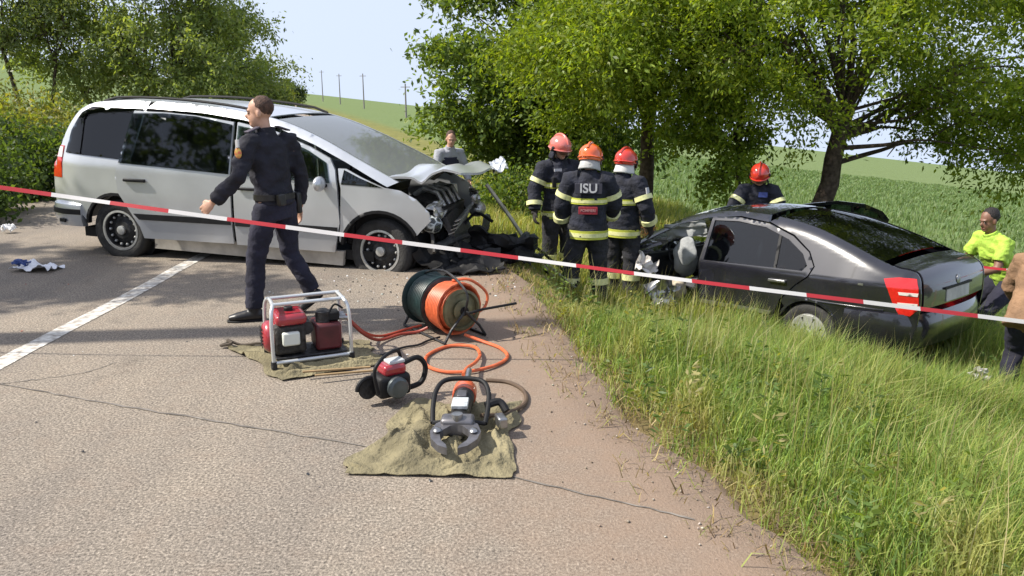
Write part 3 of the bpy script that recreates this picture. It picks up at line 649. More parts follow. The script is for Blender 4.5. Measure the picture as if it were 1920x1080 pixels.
def bush(name, label, base, ells, nclump, per, rc, leaf, pal, wts, seed, cat='shrub', group=None, bare=False):
    rg = np.random.default_rng(seed); B = Vector((base[0], base[1], Z(base[0], base[1]) - .04)); root = empty(name, B, label=label, cat=cat, group=group)
    cl = crown_clumps(ells, nclump, seed); mb = MB()
    for c in cl[::1 if bare else 2]:
        c = Vector(c); s0 = Vector((c.x * .35 + rg.normal() * .05, c.y * .35 + rg.normal() * .05, 0))
        mb.tube([s0, s0.lerp(c, .5) + Vector(rg.normal(size=3)) * .07, c], [.016, .012, .005], 5)
        if bare:
            for _ in range(5):
                e = c + Vector(rg.normal(size=3)) * .2; mb.tube([s0.lerp(c, rg.uniform(.4, 1)), e], [.007, .003], 4)
    mb.build('stem', pmat('dry_twig', (.16, .085, .05), .9, var=.4) if bare else BARK, root)
    n = nclump * per; cid = np.repeat(np.arange(nclump), per)
    C = cl[cid] + rg.normal(size=(n, 3)) * rc * np.array([.6, .6, .55]); C[:, 2] = np.maximum(C[:, 2], .02)
    U = rg.normal(size=(n, 3)); U /= np.linalg.norm(U, axis=1, keepdims=True)
    pal = np.array(pal); cols = pal[rg.choice(len(pal), n, p=np.array(wts) / sum(wts))] * rg.uniform(.75, 1.25, (n, 1)) * rg.uniform(.8, 1.2, nclump)[cid][:, None]
    link('foliage', leaves_mesh('foliage', C, U, leaf[0] * rg.uniform(.6, 1.3, n), leaf[1] * rg.uniform(.6, 1.3, n), cols), LEAF, root)
    return root
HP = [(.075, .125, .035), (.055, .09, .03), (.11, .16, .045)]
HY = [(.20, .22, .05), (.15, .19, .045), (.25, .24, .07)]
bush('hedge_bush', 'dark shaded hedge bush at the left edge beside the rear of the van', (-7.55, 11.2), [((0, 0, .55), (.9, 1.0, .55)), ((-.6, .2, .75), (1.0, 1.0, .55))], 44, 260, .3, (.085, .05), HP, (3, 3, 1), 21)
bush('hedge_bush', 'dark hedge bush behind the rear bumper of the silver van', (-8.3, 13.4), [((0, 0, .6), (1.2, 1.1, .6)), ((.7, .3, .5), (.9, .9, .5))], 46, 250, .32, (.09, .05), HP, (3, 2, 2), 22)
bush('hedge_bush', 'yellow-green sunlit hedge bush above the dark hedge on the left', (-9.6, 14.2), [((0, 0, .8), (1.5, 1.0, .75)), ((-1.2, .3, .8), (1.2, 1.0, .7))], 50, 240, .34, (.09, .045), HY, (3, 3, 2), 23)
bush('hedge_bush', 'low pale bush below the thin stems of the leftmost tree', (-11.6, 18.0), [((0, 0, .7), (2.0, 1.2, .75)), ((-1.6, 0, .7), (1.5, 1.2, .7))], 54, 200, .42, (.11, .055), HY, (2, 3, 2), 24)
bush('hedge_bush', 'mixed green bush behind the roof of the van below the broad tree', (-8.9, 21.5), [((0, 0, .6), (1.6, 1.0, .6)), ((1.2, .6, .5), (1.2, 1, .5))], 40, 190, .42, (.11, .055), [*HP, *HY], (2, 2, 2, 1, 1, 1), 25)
# broad-leaved weeds mixed into the verge
rg_ = np.random.default_rng(77); wx = sample(900, .3, 6, 2, 9, 1.2); ws = wx[:, 0] - xright(wx[:, 1]); wx = wx[(ws > .1) & ~in_car(wx[:, 0], wx[:, 1], .15)][:420]
nl = 42; m_ = len(wx); hw = rg_.uniform(.10, .42, m_)
tz = rg_.uniform(.1, 1, (m_, nl)); sprd = rg_.uniform(.03, .10, (m_, 1)); an_ = rg_.uniform(0, 6.28, (m_, nl))
Cx = wx[:, 0:1] + np.cos(an_) * sprd * (1.2 - tz * .6); Cy = wx[:, 1:2] + np.sin(an_) * sprd * (1.2 - tz * .6); Cz = (zt(wx[:, 0], wx[:, 1]) - .02)[:, None] + tz * hw[:, None]
WC = np.stack([Cx, Cy, Cz], -1).reshape(-1, 3); WU = np.stack([np.cos(an_), np.sin(an_), rg_.uniform(-.2, .8, (m_, nl))], -1).reshape(-1, 3); WU /= np.linalg.norm(WU, axis=1, keepdims=True)
wpal = np.array([(.16, .23, .05), (.10, .16, .045), (.27, .27, .08), (.36, .33, .16)])[rg_.choice(4, m_, p=(.4, .3, .2, .1))]
wcol = np.repeat(wpal, nl, 0) * rg_.uniform(.75, 1.25, (m_ * nl, 1))
tag(link('weed_cover', leaves_mesh('weed_cover', WC, WU, rg_.uniform(.03, .075, m_ * nl), rg_.uniform(.008, .022, m_ * nl), wcol), LEAF), 'broad-leaved weeds mixed into the roadside grass', 'weeds', kind='stuff')
bush('dead_bush', 'rusty brown dry bush at the foot of the tree behind the firefighters', (2.2, 12.1), [((0, 0, .35), (.45, .4, .35))], 18, 26, .16, (.06, .025), [(.22, .10, .04), (.17, .11, .05), (.12, .13, .04)], (3, 2, 1), 26, bare=True)
bush('wild_shrub', 'leafy green shrub growing behind the fourth firefighter', (4.4, 12.4), [((0, 0, .5), (.8, .6, .5)), ((-1.0, .4, .5), (.7, .6, .45))], 34, 150, .26, (.10, .05), YG, (2, 2, 4, 1), 27)
bush('wild_shrub', 'dark low shrub under the dense tree behind the firefighters', (.2, 16.6), [((0, 0, .45), (1.3, .9, .5)), ((1.1, 0, .4), (.9, .8, .4))], 36, 170, .34, (.10, .055), DG, (3, 2, 3, 1), 28)
# far crest of the hill
def crest(px, d): return ((px - 960) / 1500 * d, d * 1.02)
for i, (px, d, r, lab, h) in enumerate([(545, 105, 2.1, 'round grey-green shrub on the far crest of the hill', 2.4), (521, 84, 1.5, 'smaller bright shrub just below the far crest of the hill', 1.5)]):
    x, y = crest(px, d)
    bush('crest_shrub', lab, (x, y), [((0, 0, h * .6), (r, r, h * .55))], 36, 130, .6, (.34, .22), [(.07, .10, .05), (.09, .13, .06)] if i == 0 else HY, (1, 1) if i == 0 else (2, 2, 1), 40 + i)
POLE = pmat('weathered_pole', (.24, .22, .21), .9, var=.3)
for i, (px, d, h, lab) in enumerate([(684, 170, 7.2, 'second utility pole on the far hill crest from the right'), (762, 120, 4.9, 'utility pole on the hill crest nearest the dense tree'), (608, 230, 8.6, 'faintest and leftmost utility pole on the far hill crest'), (640, 205, 7.5, 'utility pole between the two leftmost ones on the hill crest')]):
    x, y = crest(px, d); r = empty('utility_pole', (x, y, Z(x, y)), (0, 0, R(-20)), lab, 'utility pole', 'utility poles along the far hill crest')
    MB().cyl((0, 0, -.2), (0, 0, h), .16, .10, 8).build('pole', POLE, r); MB().box((0, 0, h - .5), (1.5, .1, .12)).build('crossarm', POLE, r)
# ================================================================== vehicles
SILVER = pmat('silver_paint', (.58, .60, .62), .32, .55, var=.10, vscale=2.2, coat=.5)
BLACKP = pmat('black_paint', (.012, .012, .018), .25, .0, var=.3, vscale=5, coat=1.0)
TRIM = pmat('black_trim', (.010, .010, .011), .6, spec=.3, var=.3, vscale=20)
DARKM = pmat('dark_metal', (.05, .05, .052), .5, .6, var=.5, vscale=14, bump=.3)
GREASY = pmat('greasy_engine', (.04, .037, .034), .6, .3, var=.6, vscale=22, bump=.6)
ALU = pmat('bare_aluminium', (.45, .45, .44), .4, .8, var=.4, vscale=18, bump=.3)
STEEL = pmat('scratched_steel', (.35, .35, .35), .35, .9, var=.3, vscale=25)
RUBBER = pmat('tyre_rubber', (.028, .027, .026), .85, var=.35, vscale=16, bump=.4, bscale=60)
GLASS_D = glass_mat('tinted_glass', (.26, .31, .34), .12)
GLASS_C = glass_mat('clear_glass', (.55, .62, .60), .08)
GLASS_X = glass_mat('crazed_glass', (.5, .55, .55), .1, .06, crack=.75)
SEATM = pmat('seat_cloth', (.06, .06, .068), .95, var=.3, vscale=30)
BEIGE = pmat('airbag_cloth', (.34, .35, .35), .9, var=.25, vscale=9, bump=.7, bscale=14)
REDL = pmat('red_lens', (.55, .012, .012), .12, coat=1.0, var=.15, vscale=40)
WHITEL = pmat('white_lens', (.62, .58, .54), .12, coat=1.0)
RIMS = pmat('wheel_silver', (.52, .52, .50), .4, .6, var=.2, vscale=15)
LOWSKIRT = pmat('dusty_silver', (.44, .41, .36), .6, .1, var=.3, vscale=5)

def transform_about(o, hinge, rot):
    """turn a part about a point of its thing"""
    from mathutils import Euler
    M = Euler([R(a) for a in rot]).to_matrix(); h = Vector(hinge)
    o.rotation_euler = Euler([R(a) for a in rot]); o.location = h - M @ h
def move(o, d): o.location = Vector(o.location) + Vector(d)
def make_wheel(parent, c, r, side, style, width=.2, rot=(0, 0, 0)):
    w = empty('wheel', c, rot); w.parent = parent
    s = side
    prof = [(r * .66, -width * .42), (r * .80, -width * .5), (r * .95, -width * .47), (r, -width * .36), (r, width * .36), (r * .95, width * .47), (r * .80, width * .5), (r * .66, width * .42)]
    MB().lathe(prof + [prof[0]], axis=(0, s, 0), n=40, cap=False).build('tyre', RUBBER, w, smooth=50)
    rr = r * .67
    if style == 'steel':
        MB().lathe([(rr, -width * .4), (rr, width * .40), (rr * .95, width * .44), (rr * .88, width * .36), (rr * .86, width * .10), (rr * .55, width * .16), (rr * .42, width * .30), (rr * .14, width * .30), (.001, width * .28)], axis=(0, s, 0), n=36, cap=False).build('rim', DARKM, w, smooth=40)
        for k in range(14):
            a = 2 * math.pi * k / 14
            MB().ell((rr * .74 * math.cos(a), s * width * .2, rr * .74 * math.sin(a)), (.016, .02, .016), 8, 5).build('rim_stud', RIMS, w)
        MB().lathe([(rr * .98, width * .40), (rr * 1.0, width * .45), (rr * .90, width * .46), (rr * .88, width * .40)], axis=(0, s, 0), n=36, cap=False).build('rim_edge', RIMS, w)
        MB().lathe([(rr * .22, width * .28), (rr * .22, width * .42), (rr * .12, width * .45), (.001, width * .45)], axis=(0, s, 0), n=16).build('hub_cap', RIMS, w)
    else:
        MB().lathe([(rr, -width * .4), (rr, width * .40), (rr * .95, width * .45), (rr * .90, width * .30), (rr * .88, 0), (.001, 0)], axis=(0, s, 0), n=36, cap=False).build('rim', DARKM, w, smooth=40)
        cap = MB()
        cap.lathe([(rr * .97, width * .38), (rr * .97, width * .48), (rr * .84, width * .5), (rr * .82, width * .42)], axis=(0, s, 0), n=36, cap=False)
        for k in range(8):
            a = 2 * math.pi * k / 8; d = Vector((math.cos(a), 0, math.sin(a))); t = Vector((-math.sin(a), 0, math.cos(a))); y = Vector((0, s, 0))
            p0 = d * rr * .15 + y * width * .46; p1 = d * rr * .9 + y * width * .46
            cap.rings([[p + t * e * wd + y * h for e, h in ((-1, -.01), (1, -.01), (1, .012), (-1, .012))] for p, wd in ((p0, .035), (p1, .055))])
        cap.lathe([(rr * .28, width * .40), (rr * .28, width * .5), (rr * .2, width * .54), (.001, width * .54)], axis=(0, s, 0), n=20)
        cap.build('hub_cap', RIMS, w, smooth=40)
    return w
def strip(name, prof, wf, crown, mat, parent, t0=-1., t1=1., nv=14, thick=.012, off=0.):
    """surface across the car over a side profile; wf(x, z): half width; crown bulges it outwards"""
    P = [Vector((p[0], 0, p[1])) for p in prof]
    cum = [0]
    for a, b in zip(P, P[1:]): cum.append(cum[-1] + (b - a).length)
    def at(u):
        d = u * cum[-1]
        for i in range(len(P) - 1):
            if d <= cum[i + 1] + 1e-9: return P[i].lerp(P[i + 1], (d - cum[i]) / (cum[i + 1] - cum[i])), (P[i + 1] - P[i]).normalized()
        return P[-1], (P[-1] - P[-2]).normalized()
    def nrm(u):
        a = at(max(0, u - .06))[0]; b = at(min(1, u + .06))[0]; t = (b - a).normalized(); return Vector((-t.z, 0, t.x))
    def f(u, v):
        p, _ = at(u); n = nrm(u); t = t0 + (t1 - t0) * v; w = wf(p.x, p.z)
        return p + Vector((0, w * t, 0)) + n * (crown * (1 - t * t) + off)
    return gridsheet(name, max(6, 2 * len(prof)), nv, f, mat, parent, thick=lambda u, v: -nrm(u) * thick)
def seat(parent, x, y, z, mat=SEATM, w=.5, back=.62, tilt=14, head=True, name='seat'):
    s = MB(); s.ell((x + .05, y, z + .12), (.30, w / 2, .11), 14, 8)
    M = Matrix.Rotation(R(-tilt), 3, 'Y'); s.ell(Vector((x - .20, y, z + .12)) + M @ Vector((0, 0, back / 2)), (.10, w / 2 * .95, back / 2 + .05), 14, 10, rot=M)
    o = s.build(name, mat, parent)
    if head:
        h = MB().ell(Vector((x - .20, y, z + .12)) + M @ Vector((.01, 0, back + .13)), (.06, .13, .09), 12, 8, rot=M).build('headrest', mat, o)
    return o

# ------------------------------------------------------------------ the silver van
VO = Vector((-4.01, 9.34, 0)); van = empty('minivan', VO, (0, R(2.0), R(-14)), 'silver people carrier with smashed front, raised bonnet and ajar sliding door', 'van')
van.location.z = -.04
def vY(x, z):
    w = .905 if z > .5 else .865 + .04 * max(0, (z - .2) / .3)
    if z > 1.02: w -= .30 * (z - 1.02) ** 1.0 * .95
    if z > .75: w -= .012 * (min(z, 1.02) - .75) / .27
    zr = v_roof(x)
    if z > zr - .11: w -= .055 * min(1, (z - zr + .11) / .11) ** 2
    if x < -.35: w *= 1 - .13 * min(1.2, (-.35 - x) / .5) ** 2
    if x > 2.5: w *= 1 - .10 * max(0, (x - 2.5) / 1.2) ** 1.5
    return w
VR = [(-.86, .55), (-.865, .75), (-.84, .95), (-.74, 1.25), (-.62, 1.48), (-.46, 1.61), (-.2, 1.67), (.4, 1.69), (1.0, 1.668), (1.5, 1.618), (1.9, 1.543), (2.3, 1.408), (2.7, 1.235), (3.16, 1.03)]
VRS = smoothpts(VR, 4)
_vx = [p[0] for p in VRS if p[0] > -.8]; _vz = [p[1] for p in VRS if p[0] > -.8]
def v_roof(x): return float(np.interp(x, _vx, _vz)) if x > -.8 else 1.05
def vside(name, poly, s, mat, holes=(), off=0., thick=.014, parent=None, step=.034):
    if s > 0: step = .07
    return flatpanel(name, poly, lambda x, z: (x, s * (vY(x, z) + off), z), mat, parent or van, holes, step, (0, -s * thick, 0), flip=(s > 0))
def between(lo, hi, pts=VRS): return [p for p in pts if lo <= p[0] <= hi and p[1] > 1.0]
rear_prof = [p for p in VRS if p[0] < -.2 or p[1] < 1.0]
top_rear = [p for p in VRS if p[0] <= .33 and not (p[0] > 0 and p[1] < 1)]
q_edge = [(.33, 1.60), (.20, 1.07), (.16, .95), (.19, .76), (.31, .57)]
quarter = top_rear + [(.335, 1.688)] + q_edge + arc2(0, .33, .40, 36, 168, 14) + [(-.50, .55)]
quarter = [(-.86, .55)] + [p for p in quarter if p != (-.86, .55)]
rwin = [(-.60, 1.14), (-.54, 1.36), (-.43, 1.53), (-.33, 1.585), (.27, 1.60), (.165, 1.10)]
def grow(poly, d):
    cx = sum(p[0] for p in poly) / len(poly); cz = sum(p[1] for p in poly) / len(poly); out = []
    for x, z in poly:
        L = math.hypot(x - cx, z - cz); out.append((x + (x - cx) / L * d, z + (z - cz) / L * d))
    return out
slide = [(.345, 1.595), (.7, 1.59), (1.0, 1.575), (1.43, 1.525), (1.43, .95), (1.43, .30), (.44, .30), (.41, .42), (.33, .56), (.205, .76), (.175, .95), (.215, 1.07)]
swin = [(.375, 1.555), (.7, 1.55), (1.0, 1.535), (1.38, 1.49), (1.38, 1.04), (.26, 1.095)]
fdoor = [(1.45, 1.527), (1.85, 1.46), (2.25, 1.325), (2.47, 1.225), (2.53, 1.12), (2.56, .95), (2.585, .60), (2.52, .30), (1.45, .30)]
fwin = [(1.50, 1.48), (1.84, 1.415), (2.20, 1.285), (2.40, 1.19), (2.45, 1.01), (1.50, 1.03)]
rail = between(.345, 3.17) + [(3.07, .985), (2.62, 1.20), (2.28, 1.345), (1.87, 1.485), (1.44, 1.553), (1.0, 1.598), (.345, 1.62)]
fender = [(2.595, .94), (2.555, 1.135), (2.64, 1.135), (2.80, 1.065), (3.04, .975), (3.20, .955), (3.36, .88), (3.49, .76), (3.51, .68), (3.42, .585)] + arc2(3.0, .33, .42, 28, 170, 12) + [(2.57, .42), (2.59, .6)]
for s in (-1, 1):
    qp = vside('rear_quarter_panel', quarter, s, SILVER, [rwin])
    vside('rear_side_window', grow(rwin, .03), s, GLASS_D, off=.010, thick=.004, parent=qp)
    vside('roof_rail_panel', rail, s, SILVER, thick=.03)
    sd = vside('sliding_door' if s < 0 else 'rear_door', slide, s, SILVER, [swin], thick=.03)
    vside('door_window', grow(swin, .045), s, GLASS_D, off=.010, thick=.004, parent=sd)
    MB().box((.40, s * (vY(.4, .9) + .018), .905), (.24, .03, .032)).build('door_handle', TRIM, sd, bevel=.008)
    vside('side_moulding', [(.42, .50), (1.42, .50), (1.42, .56), (.36, .56)], s, TRIM, off=.012, thick=.014, parent=sd)
    fd = vside('front_door', fdoor, s, SILVER, [fwin], thick=.03)
    vside('door_window', grow(fwin, .04), s, GLASS_C if s < 0 else GLASS_D, off=.010, thick=.004, parent=fd)
    MB().box((1.62, s * (vY(1.62, .9) + .018), .885), (.22, .03, .03)).build('door_handle', TRIM, fd, bevel=.008)
    vside('side_moulding', [(1.46, .50), (2.56, .50), (2.56, .56), (1.46, .56)], s, TRIM, off=.012, thick=.014, parent=fd)
    if s < 0:
        # sliding door popped out at its rear edge, front door dented and ajar
        transform_about(sd, (1.43, -.9, 0), (0, 0, 6.0)); move(sd, (-.03, -.035, 0))
        transform_about(fd, (2.58, -.88, 0), (0, 0, 2.5)); move(fd, (0, -.012, 0))
    vside('side_sill', [(.40, .16), (2.58, .16), (2.60, .31), (.42, .31)], s, LOWSKIRT, off=-.015, thick=.05)
    fe = vside('front_fender', fender, s, SILVER)
    vside('corner_window', [(2.60, .985), (2.62, 1.125), (2.78, 1.06), (3.02, .975)], s, GLASS_D, off=.004, thick=.004, parent=fe)
    vside('wheel_arch_lip', arc2(0, .33, .405, 20, 172, 14) + arc2(0, .33, .375, 172, 20, 14), s, TRIM, off=.004, thick=.05)
    vside('wheel_arch_lip', arc2(3.0, .33, .425, 30, 172, 14) + arc2(3.0, .33, .395, 172, 28, 14), s, TRIM, off=.004, thick=.05)
    tl = vside('tail_light', [(-.855, .85), (-.835, 1.0), (-.77, 1.19), (-.66, 1.19), (-.70, .85)], s, REDL, off=.005, thick=.02)
    vside('indicator_lens', [(-.80, 1.07), (-.755, 1.18), (-.675, 1.18), (-.68, 1.07)], s, WHITEL, off=.009, thick=.006, parent=tl)
    # roof rail bar
    pts = [(x, s * (vY(x, v_roof(x)) - .02), v_roof(x) + .035 + (0 if .05 < k < .95 else -.03)) for k, x in [(j / 12, -.25 + 1.95 * j / 12) for j in range(13)]]
    MB().tube(pts, .014, 8).build('roof_bar', TRIM, van)
    # mirror
vw = lambda x, z: vY(x, z)
strip('roof', [p for p in VRS if -.25 < p[0] < 1.75 and p[1] > 1.3], vw, .02, SILVER, van)
strip('windscreen', [p for p in VRS if 1.74 < p[0] < 3.17 and p[1] > 1.0], lambda x, z: vY(x, z) - .05, .012, glass_mat('screen_glass', (.6, .65, .63), .5, .06, film=(.34, .36, .35)), van, thick=.006)  # pale film colour stands in for sky reflected in the screen
tg = strip('tailgate', [p for p in VRS if p[0] < -.24 and p[1] > .54], vw, .05, SILVER, van)
strip('rear_window', [p for p in VRS if -.75 < p[0] < -.36 and p[1] > 1.2], lambda x, z: vY(x, z) - .09, .055, GLASS_D, tg, thick=.004, off=.006)
MB().box((-.925, 0, .70), (.012, .52, .11)).build('number_plate', pmat('plate_white', (.8, .8, .78), .4), tg, bevel=.003)
sec = [(-.05, .33), (.03, .34), (.055, .42), (.06, .52), (.05, .575), (0, .60), (-.05, .60)]
path = smoothpts([(-.44, -.87, 0), (-.62, -.88, 0), (-.80, -.80, 0), (-.885, -.60, 0), (-.91, 0, 0), (-.885, .60, 0), (-.80, .80, 0), (-.62, .88, 0), (-.44, .87, 0)], 4)
rb = MB().sweep(path[::-1], sec).build('rear_bumper', SILVER, van, smooth=50)
MB().sweep(path[::-1], [(.058, .47), (.068, .475), (.068, .525), (.058, .53)]).build('bumper_strip', TRIM, rb)
MB().box((-.66, -.935, .40), (.09, .02, .04), (0, 0, -12)).build('reflector', TRIM, rb, bevel=.006)
for s in (-1, 1):
    make_wheel(van, (0, s * .78, .325), .325, s, 'steel')
    MB().lathe([(.38, -.12), (.40, .12)], c=(0, s * .62, .33), axis=(0, 1, 0), n=24, cap=True).build('wheel_well', TRIM, van)
    make_wheel(van, (2.98 if s < 0 else 2.9, s * .74, .325), .325, s, 'steel', rot=(R(4 * s), 0, R(-5)))
    MB().lathe([(.37, -.22), (.39, .10)], c=(2.98, s * .50, .38), axis=(0, 1, 0), n=24, cap=True).build('wheel_well', TRIM, van)
MB().box((1.2, 0, .27), (3.4, 1.62, .10)).box((1.1, 0, .36), (2.4, 1.66, .06)).build('floor_pan', TRIM, van)
MB().box((2.62, 0, .66), (.10, 1.5, .62)).box((2.50, 0, .90), (.42, 1.5, .18), (0, 14, 0)).build('dashboard', TRIM, van, bevel=.03)
for x in (1.75, .75):
    for y in (-.42, .42): seat(van, x, y, .52)
seat(van, -.15, 0, .52, w=1.2, head=False)
st = MB(); st.tube([(2.18 + .04 * math.cos(a), .40 + .185 * math.sin(a), .98 + .18 * math.cos(a)) for a in [2 * math.pi * k / 24 for k in range(24)]], .014, 8, closed=True)
st.box((2.2, .40, .98), (.03, .34, .04)).cyl((2.2, .4, .98), (2.5, .4, .86), .03).build('steering_wheel', TRIM, van)
mr = MB().ell((2.42, -1.0, .99), (.05, .10, .075), 14, 8).build('side_mirror', SILVER, van); MB().cyl((2.46, -.86, .96), (2.43, -.95, .97), .02).build('mirror_arm', TRIM, mr)
# window stickers top left of the sliding door pane
for k, (x, w_) in enumerate([(.47, .05), (.545, .05), (.63, .07)]):
    stck = MB().box((x, -(vY(.5, 1.5) + .115), 1.515), (w_, .004, .045)).build('sticker', pmat('sticker_white', (.6, .6, .58), .5, var=.4, vscale=60), van)
    stck.rotation_euler = (0, 0, 0)
# raised, buckled bonnet
def bonnet(u, v):
    t = 2 * v - 1; x = 3.0 + .86 * u; z = 1.045 + .11 * u + .05 * (1 - t * t) - .16 * max(0, u - .78) * 2.2 - .05 * math.exp(-((u - .5) / .08) ** 2) * (1 - .3 * t) + .02 * math.sin(5 * t + 7 * u)
    return (x - .10 * t * t * u, t * (.80 - .10 * u), z + .05 * t * u * -1)
hd = gridsheet('bonnet', 22, 18, bonnet, SILVER, van, thick=lambda u, v: (0, 0, -.022))
for y in (-.55, 0, .55): MB().tube([bonnet(k / 8, .5 + y / 1.7)[:2] + (bonnet(k / 8, .5 + y / 1.7)[2] - .04,) for k in range(1, 8)], .022, 6).build('bonnet_rib', DARKM, hd)
# white torn piece at the bonnet's far front corner
def crumple(name, c, size, mat, parent, seed, amp=.12, rot=(0, 0, 0), n=12, th=.012):
    from mathutils import Euler
    M = Euler([R(a) for a in rot]).to_matrix(); c = Vector(c)
    def f(u, v):
        p = Vector(((u - .5) * size[0], (v - .5) * size[1], 0))
        k = noise.noise((u * 3.1 + seed, v * 2.9, seed)) + .55 * abs(noise.noise((u * 7 + seed, v * 6, 3))) * (1 if seed % 2 else -1)
        p.z += amp * k; p.x += amp * .5 * noise.noise((u * 4, v * 4 + seed, 9)); p.y += amp * .5 * noise.noise((u * 4 + 5, v * 4, seed)); return c + M @ p
    return gridsheet(name, n, n, f, mat, parent, thick=lambda u, v: M @ Vector((0, 0, -th)), smooth=28)
crumple('torn_panel', (3.84, .42, 1.13), (.17, .22, 0), SILVER, hd, 3, .045, (30, -20, 20))
# front end laid bare
eng = MB().box((3.25, .05, .55), (.42, .8, .40), (0, 6, 4)).box((3.22, -.1, .78), (.30, .55, .10), (3, 8, 0)).cyl((3.1, -.45, .62), (3.42, -.42, .58), .09).cyl((3.3, .3, .8), (3.3, .3, .9), .07).build('engine', GREASY, van, bevel=.02)
for k, (y, z) in enumerate([(-.25, .84), (-.08, .84), (.09, .84), (.26, .84)]): MB().tube([(3.12, y, z), (3.22, y, z + .07), (3.36, y + .02, z + .03), (3.45, y, z - .1)], .026, 8).build('intake_pipe', ALU, eng)
MB().box((3.15, -.58, .72), (.24, .17, .19), (0, 5, 8)).build('battery', TRIM, van, bevel=.01)
MB().cyl((3.22, .62, .72), (3.22, .62, .86), .10, .08).build('coolant_tank', pmat('milky_plastic', (.6, .58, .5), .4), van)
rd = MB().box((3.55, -.02, .48), (.05, 1.1, .44), (0, -24, 10)).build('radiator', DARKM, van)
for k in range(9): MB().box((3.515 + .022 * k - .088, -.02, .30 + .045 * k), (.065, 1.12, .008), (0, -24, 10)).build('radiator_fin', ALU, rd)
cb = MB().tube([(3.52, -.86, .40), (3.66, -.5, .46), (3.60, -.1, .41), (3.74, .3, .44), (3.62, .8, .48)], .045, 8).build('crash_beam', DARKM, van)
hl = MB().ell((3.47, -.68, .62), (.10, .12, .09), 14, 9).build('headlight', GLASS_X, van); MB().lathe([(.08, 0), (.05, .05), (.01, .06)], c=(3.44, -.68, .62), axis=(-1, 0, 0), n=16).build('reflector_bowl', ALU, hl)
hl2 = MB().ell((3.55, .62, .60), (.10, .13, .09), 14, 9).build('headlight', ALU, van)
crumple('crumpled_panel', (3.50, -.60, .76), (.16, .22, 0), ALU, van, 5, .07, (10, 60, 0))
crumple('crumpled_panel', (3.62, .30, .78), (.20, .30, 0), STEEL, van, 6, .09, (0, 70, 20))
crumple('crumpled_panel', (3.62, -.58, .30), (.50, .60, 0), TRIM, van, 8, .14, (20, 30, -10))
crumple('crumpled_panel', (3.50, .50, .30), (.60, .70, 0), TRIM, van, 9, .12, (-10, 20, 10))
for k in range(9):
    a = Vector((3.1 + .5 * random.random(), -.7 + 1.3 * random.random(), .35 + .4 * random.random())); b = a + Vector((.2 + .25 * random.random(), random.uniform(-.3, .3), random.uniform(-.35, .15)))
    MB().tube([Vector(p) for p in smoothpts([a, a.lerp(b, .4) + Vector((0, .08, .12)), b], 4)], .012 + .008 * random.random(), 6).build('engine_hose', [TRIM, GREASY, ALU][k % 3], van)

# ------------------------------------------------------------------ the dark saloon in the ditch
CZ = Z(*CAR_O) - .02
car = empty('saloon_car', (CAR_O[0], CAR_O[1], CZ), (R(1.0), R(3.0), CAR_A), 'wrecked black saloon car in the ditch with its front door missing', 'car')
CR = [(-1.03, .55), (-1.045, .75), (-1.03, .93), (-.98, 1.01), (-.90, 1.045), (-.74, 1.075), (-.32, 1.235), (.12, 1.375), (.55, 1.448), (1.05, 1.478), (1.45, 1.445), (1.8, 1.35), (2.2, 1.15), (2.55, .96)]
CRS = smoothpts(CR, 4)
_cx = [p[0] for p in CRS if p[0] > -.9]; _cz = [p[1] for p in CRS if p[0] > -.9]
def c_roof(x): return float(np.interp(x, _cx, _cz)) if x > -.9 else 1.02
def cY(x, z):
    w = .875 if z > .42 else .83 + .045 * max(0, (z - .2) / .22)
    w += .008 * math.exp(-((z - .66) / .03) ** 2)
    if z > .90: w -= .46 * (z - .90)
    zr = c_roof(x)
    if z > zr - .10: w -= .05 * min(1, (z - zr + .10) / .10) ** 2
    if x < -.25: w *= 1 - .16 * min(1.2, (-.25 - x) / .8) ** 2.2
    if x > 2.2: w *= 1 - .12 * ((x - 2.2) / .6) ** 2
    return w
def cside(name, poly, s, mat, holes=(), off=0., thick=.014, parent=None, step=.034):
    if s < 0: step = .06
    return flatpanel(name, poly, lambda x, z: (x, s * (cY(x, z) + off), z), mat, parent or car, holes, step, (0, -s * thick, 0), flip=(s > 0))
rdoor = [(1.36, 1.405), (1.0, 1.415), (.62, 1.375), (.30, 1.27), (.08, 1.13), (-.01, 1.0), (.03, .90), (.16, .80), (.33, .62), (.42, .38), (.44, .27), (1.36, .25)]
rdwin = [(1.32, 1.365), (1.0, 1.375), (.64, 1.335), (.34, 1.235), (.14, 1.11), (.06, 1.0), (.10, .945), (1.32, .93)]
quarterc = [p for p in CRS if p[0] <= .62 or p[1] < .9][:]
quarterc = [p for p in CRS if p[0] <= .605] + [(.62, 1.395), (.29, 1.285), (.07, 1.14), (-.025, 1.0), (.015, .895), (.15, .79), (.318, .61)] + arc2(0, .31, .36, 42, 175, 14) + [(-.50, .36), (-1.0, .42)]
railc = [p for p in CRS if .62 < p[0] < 2.56] + [(2.46, .93), (2.15, 1.105), (1.78, 1.295), (1.42, 1.388), (1.0, 1.43), (.64, 1.392)]
fdoorc = [(1.38, 1.38), (1.74, 1.29), (2.12, 1.09), (2.36, .93), (2.40, .55), (2.34, .25), (1.38, .25)]
fdwinc = [(1.43, 1.34), (1.72, 1.255), (2.05, 1.085), (2.22, .95), (1.43, .94)]
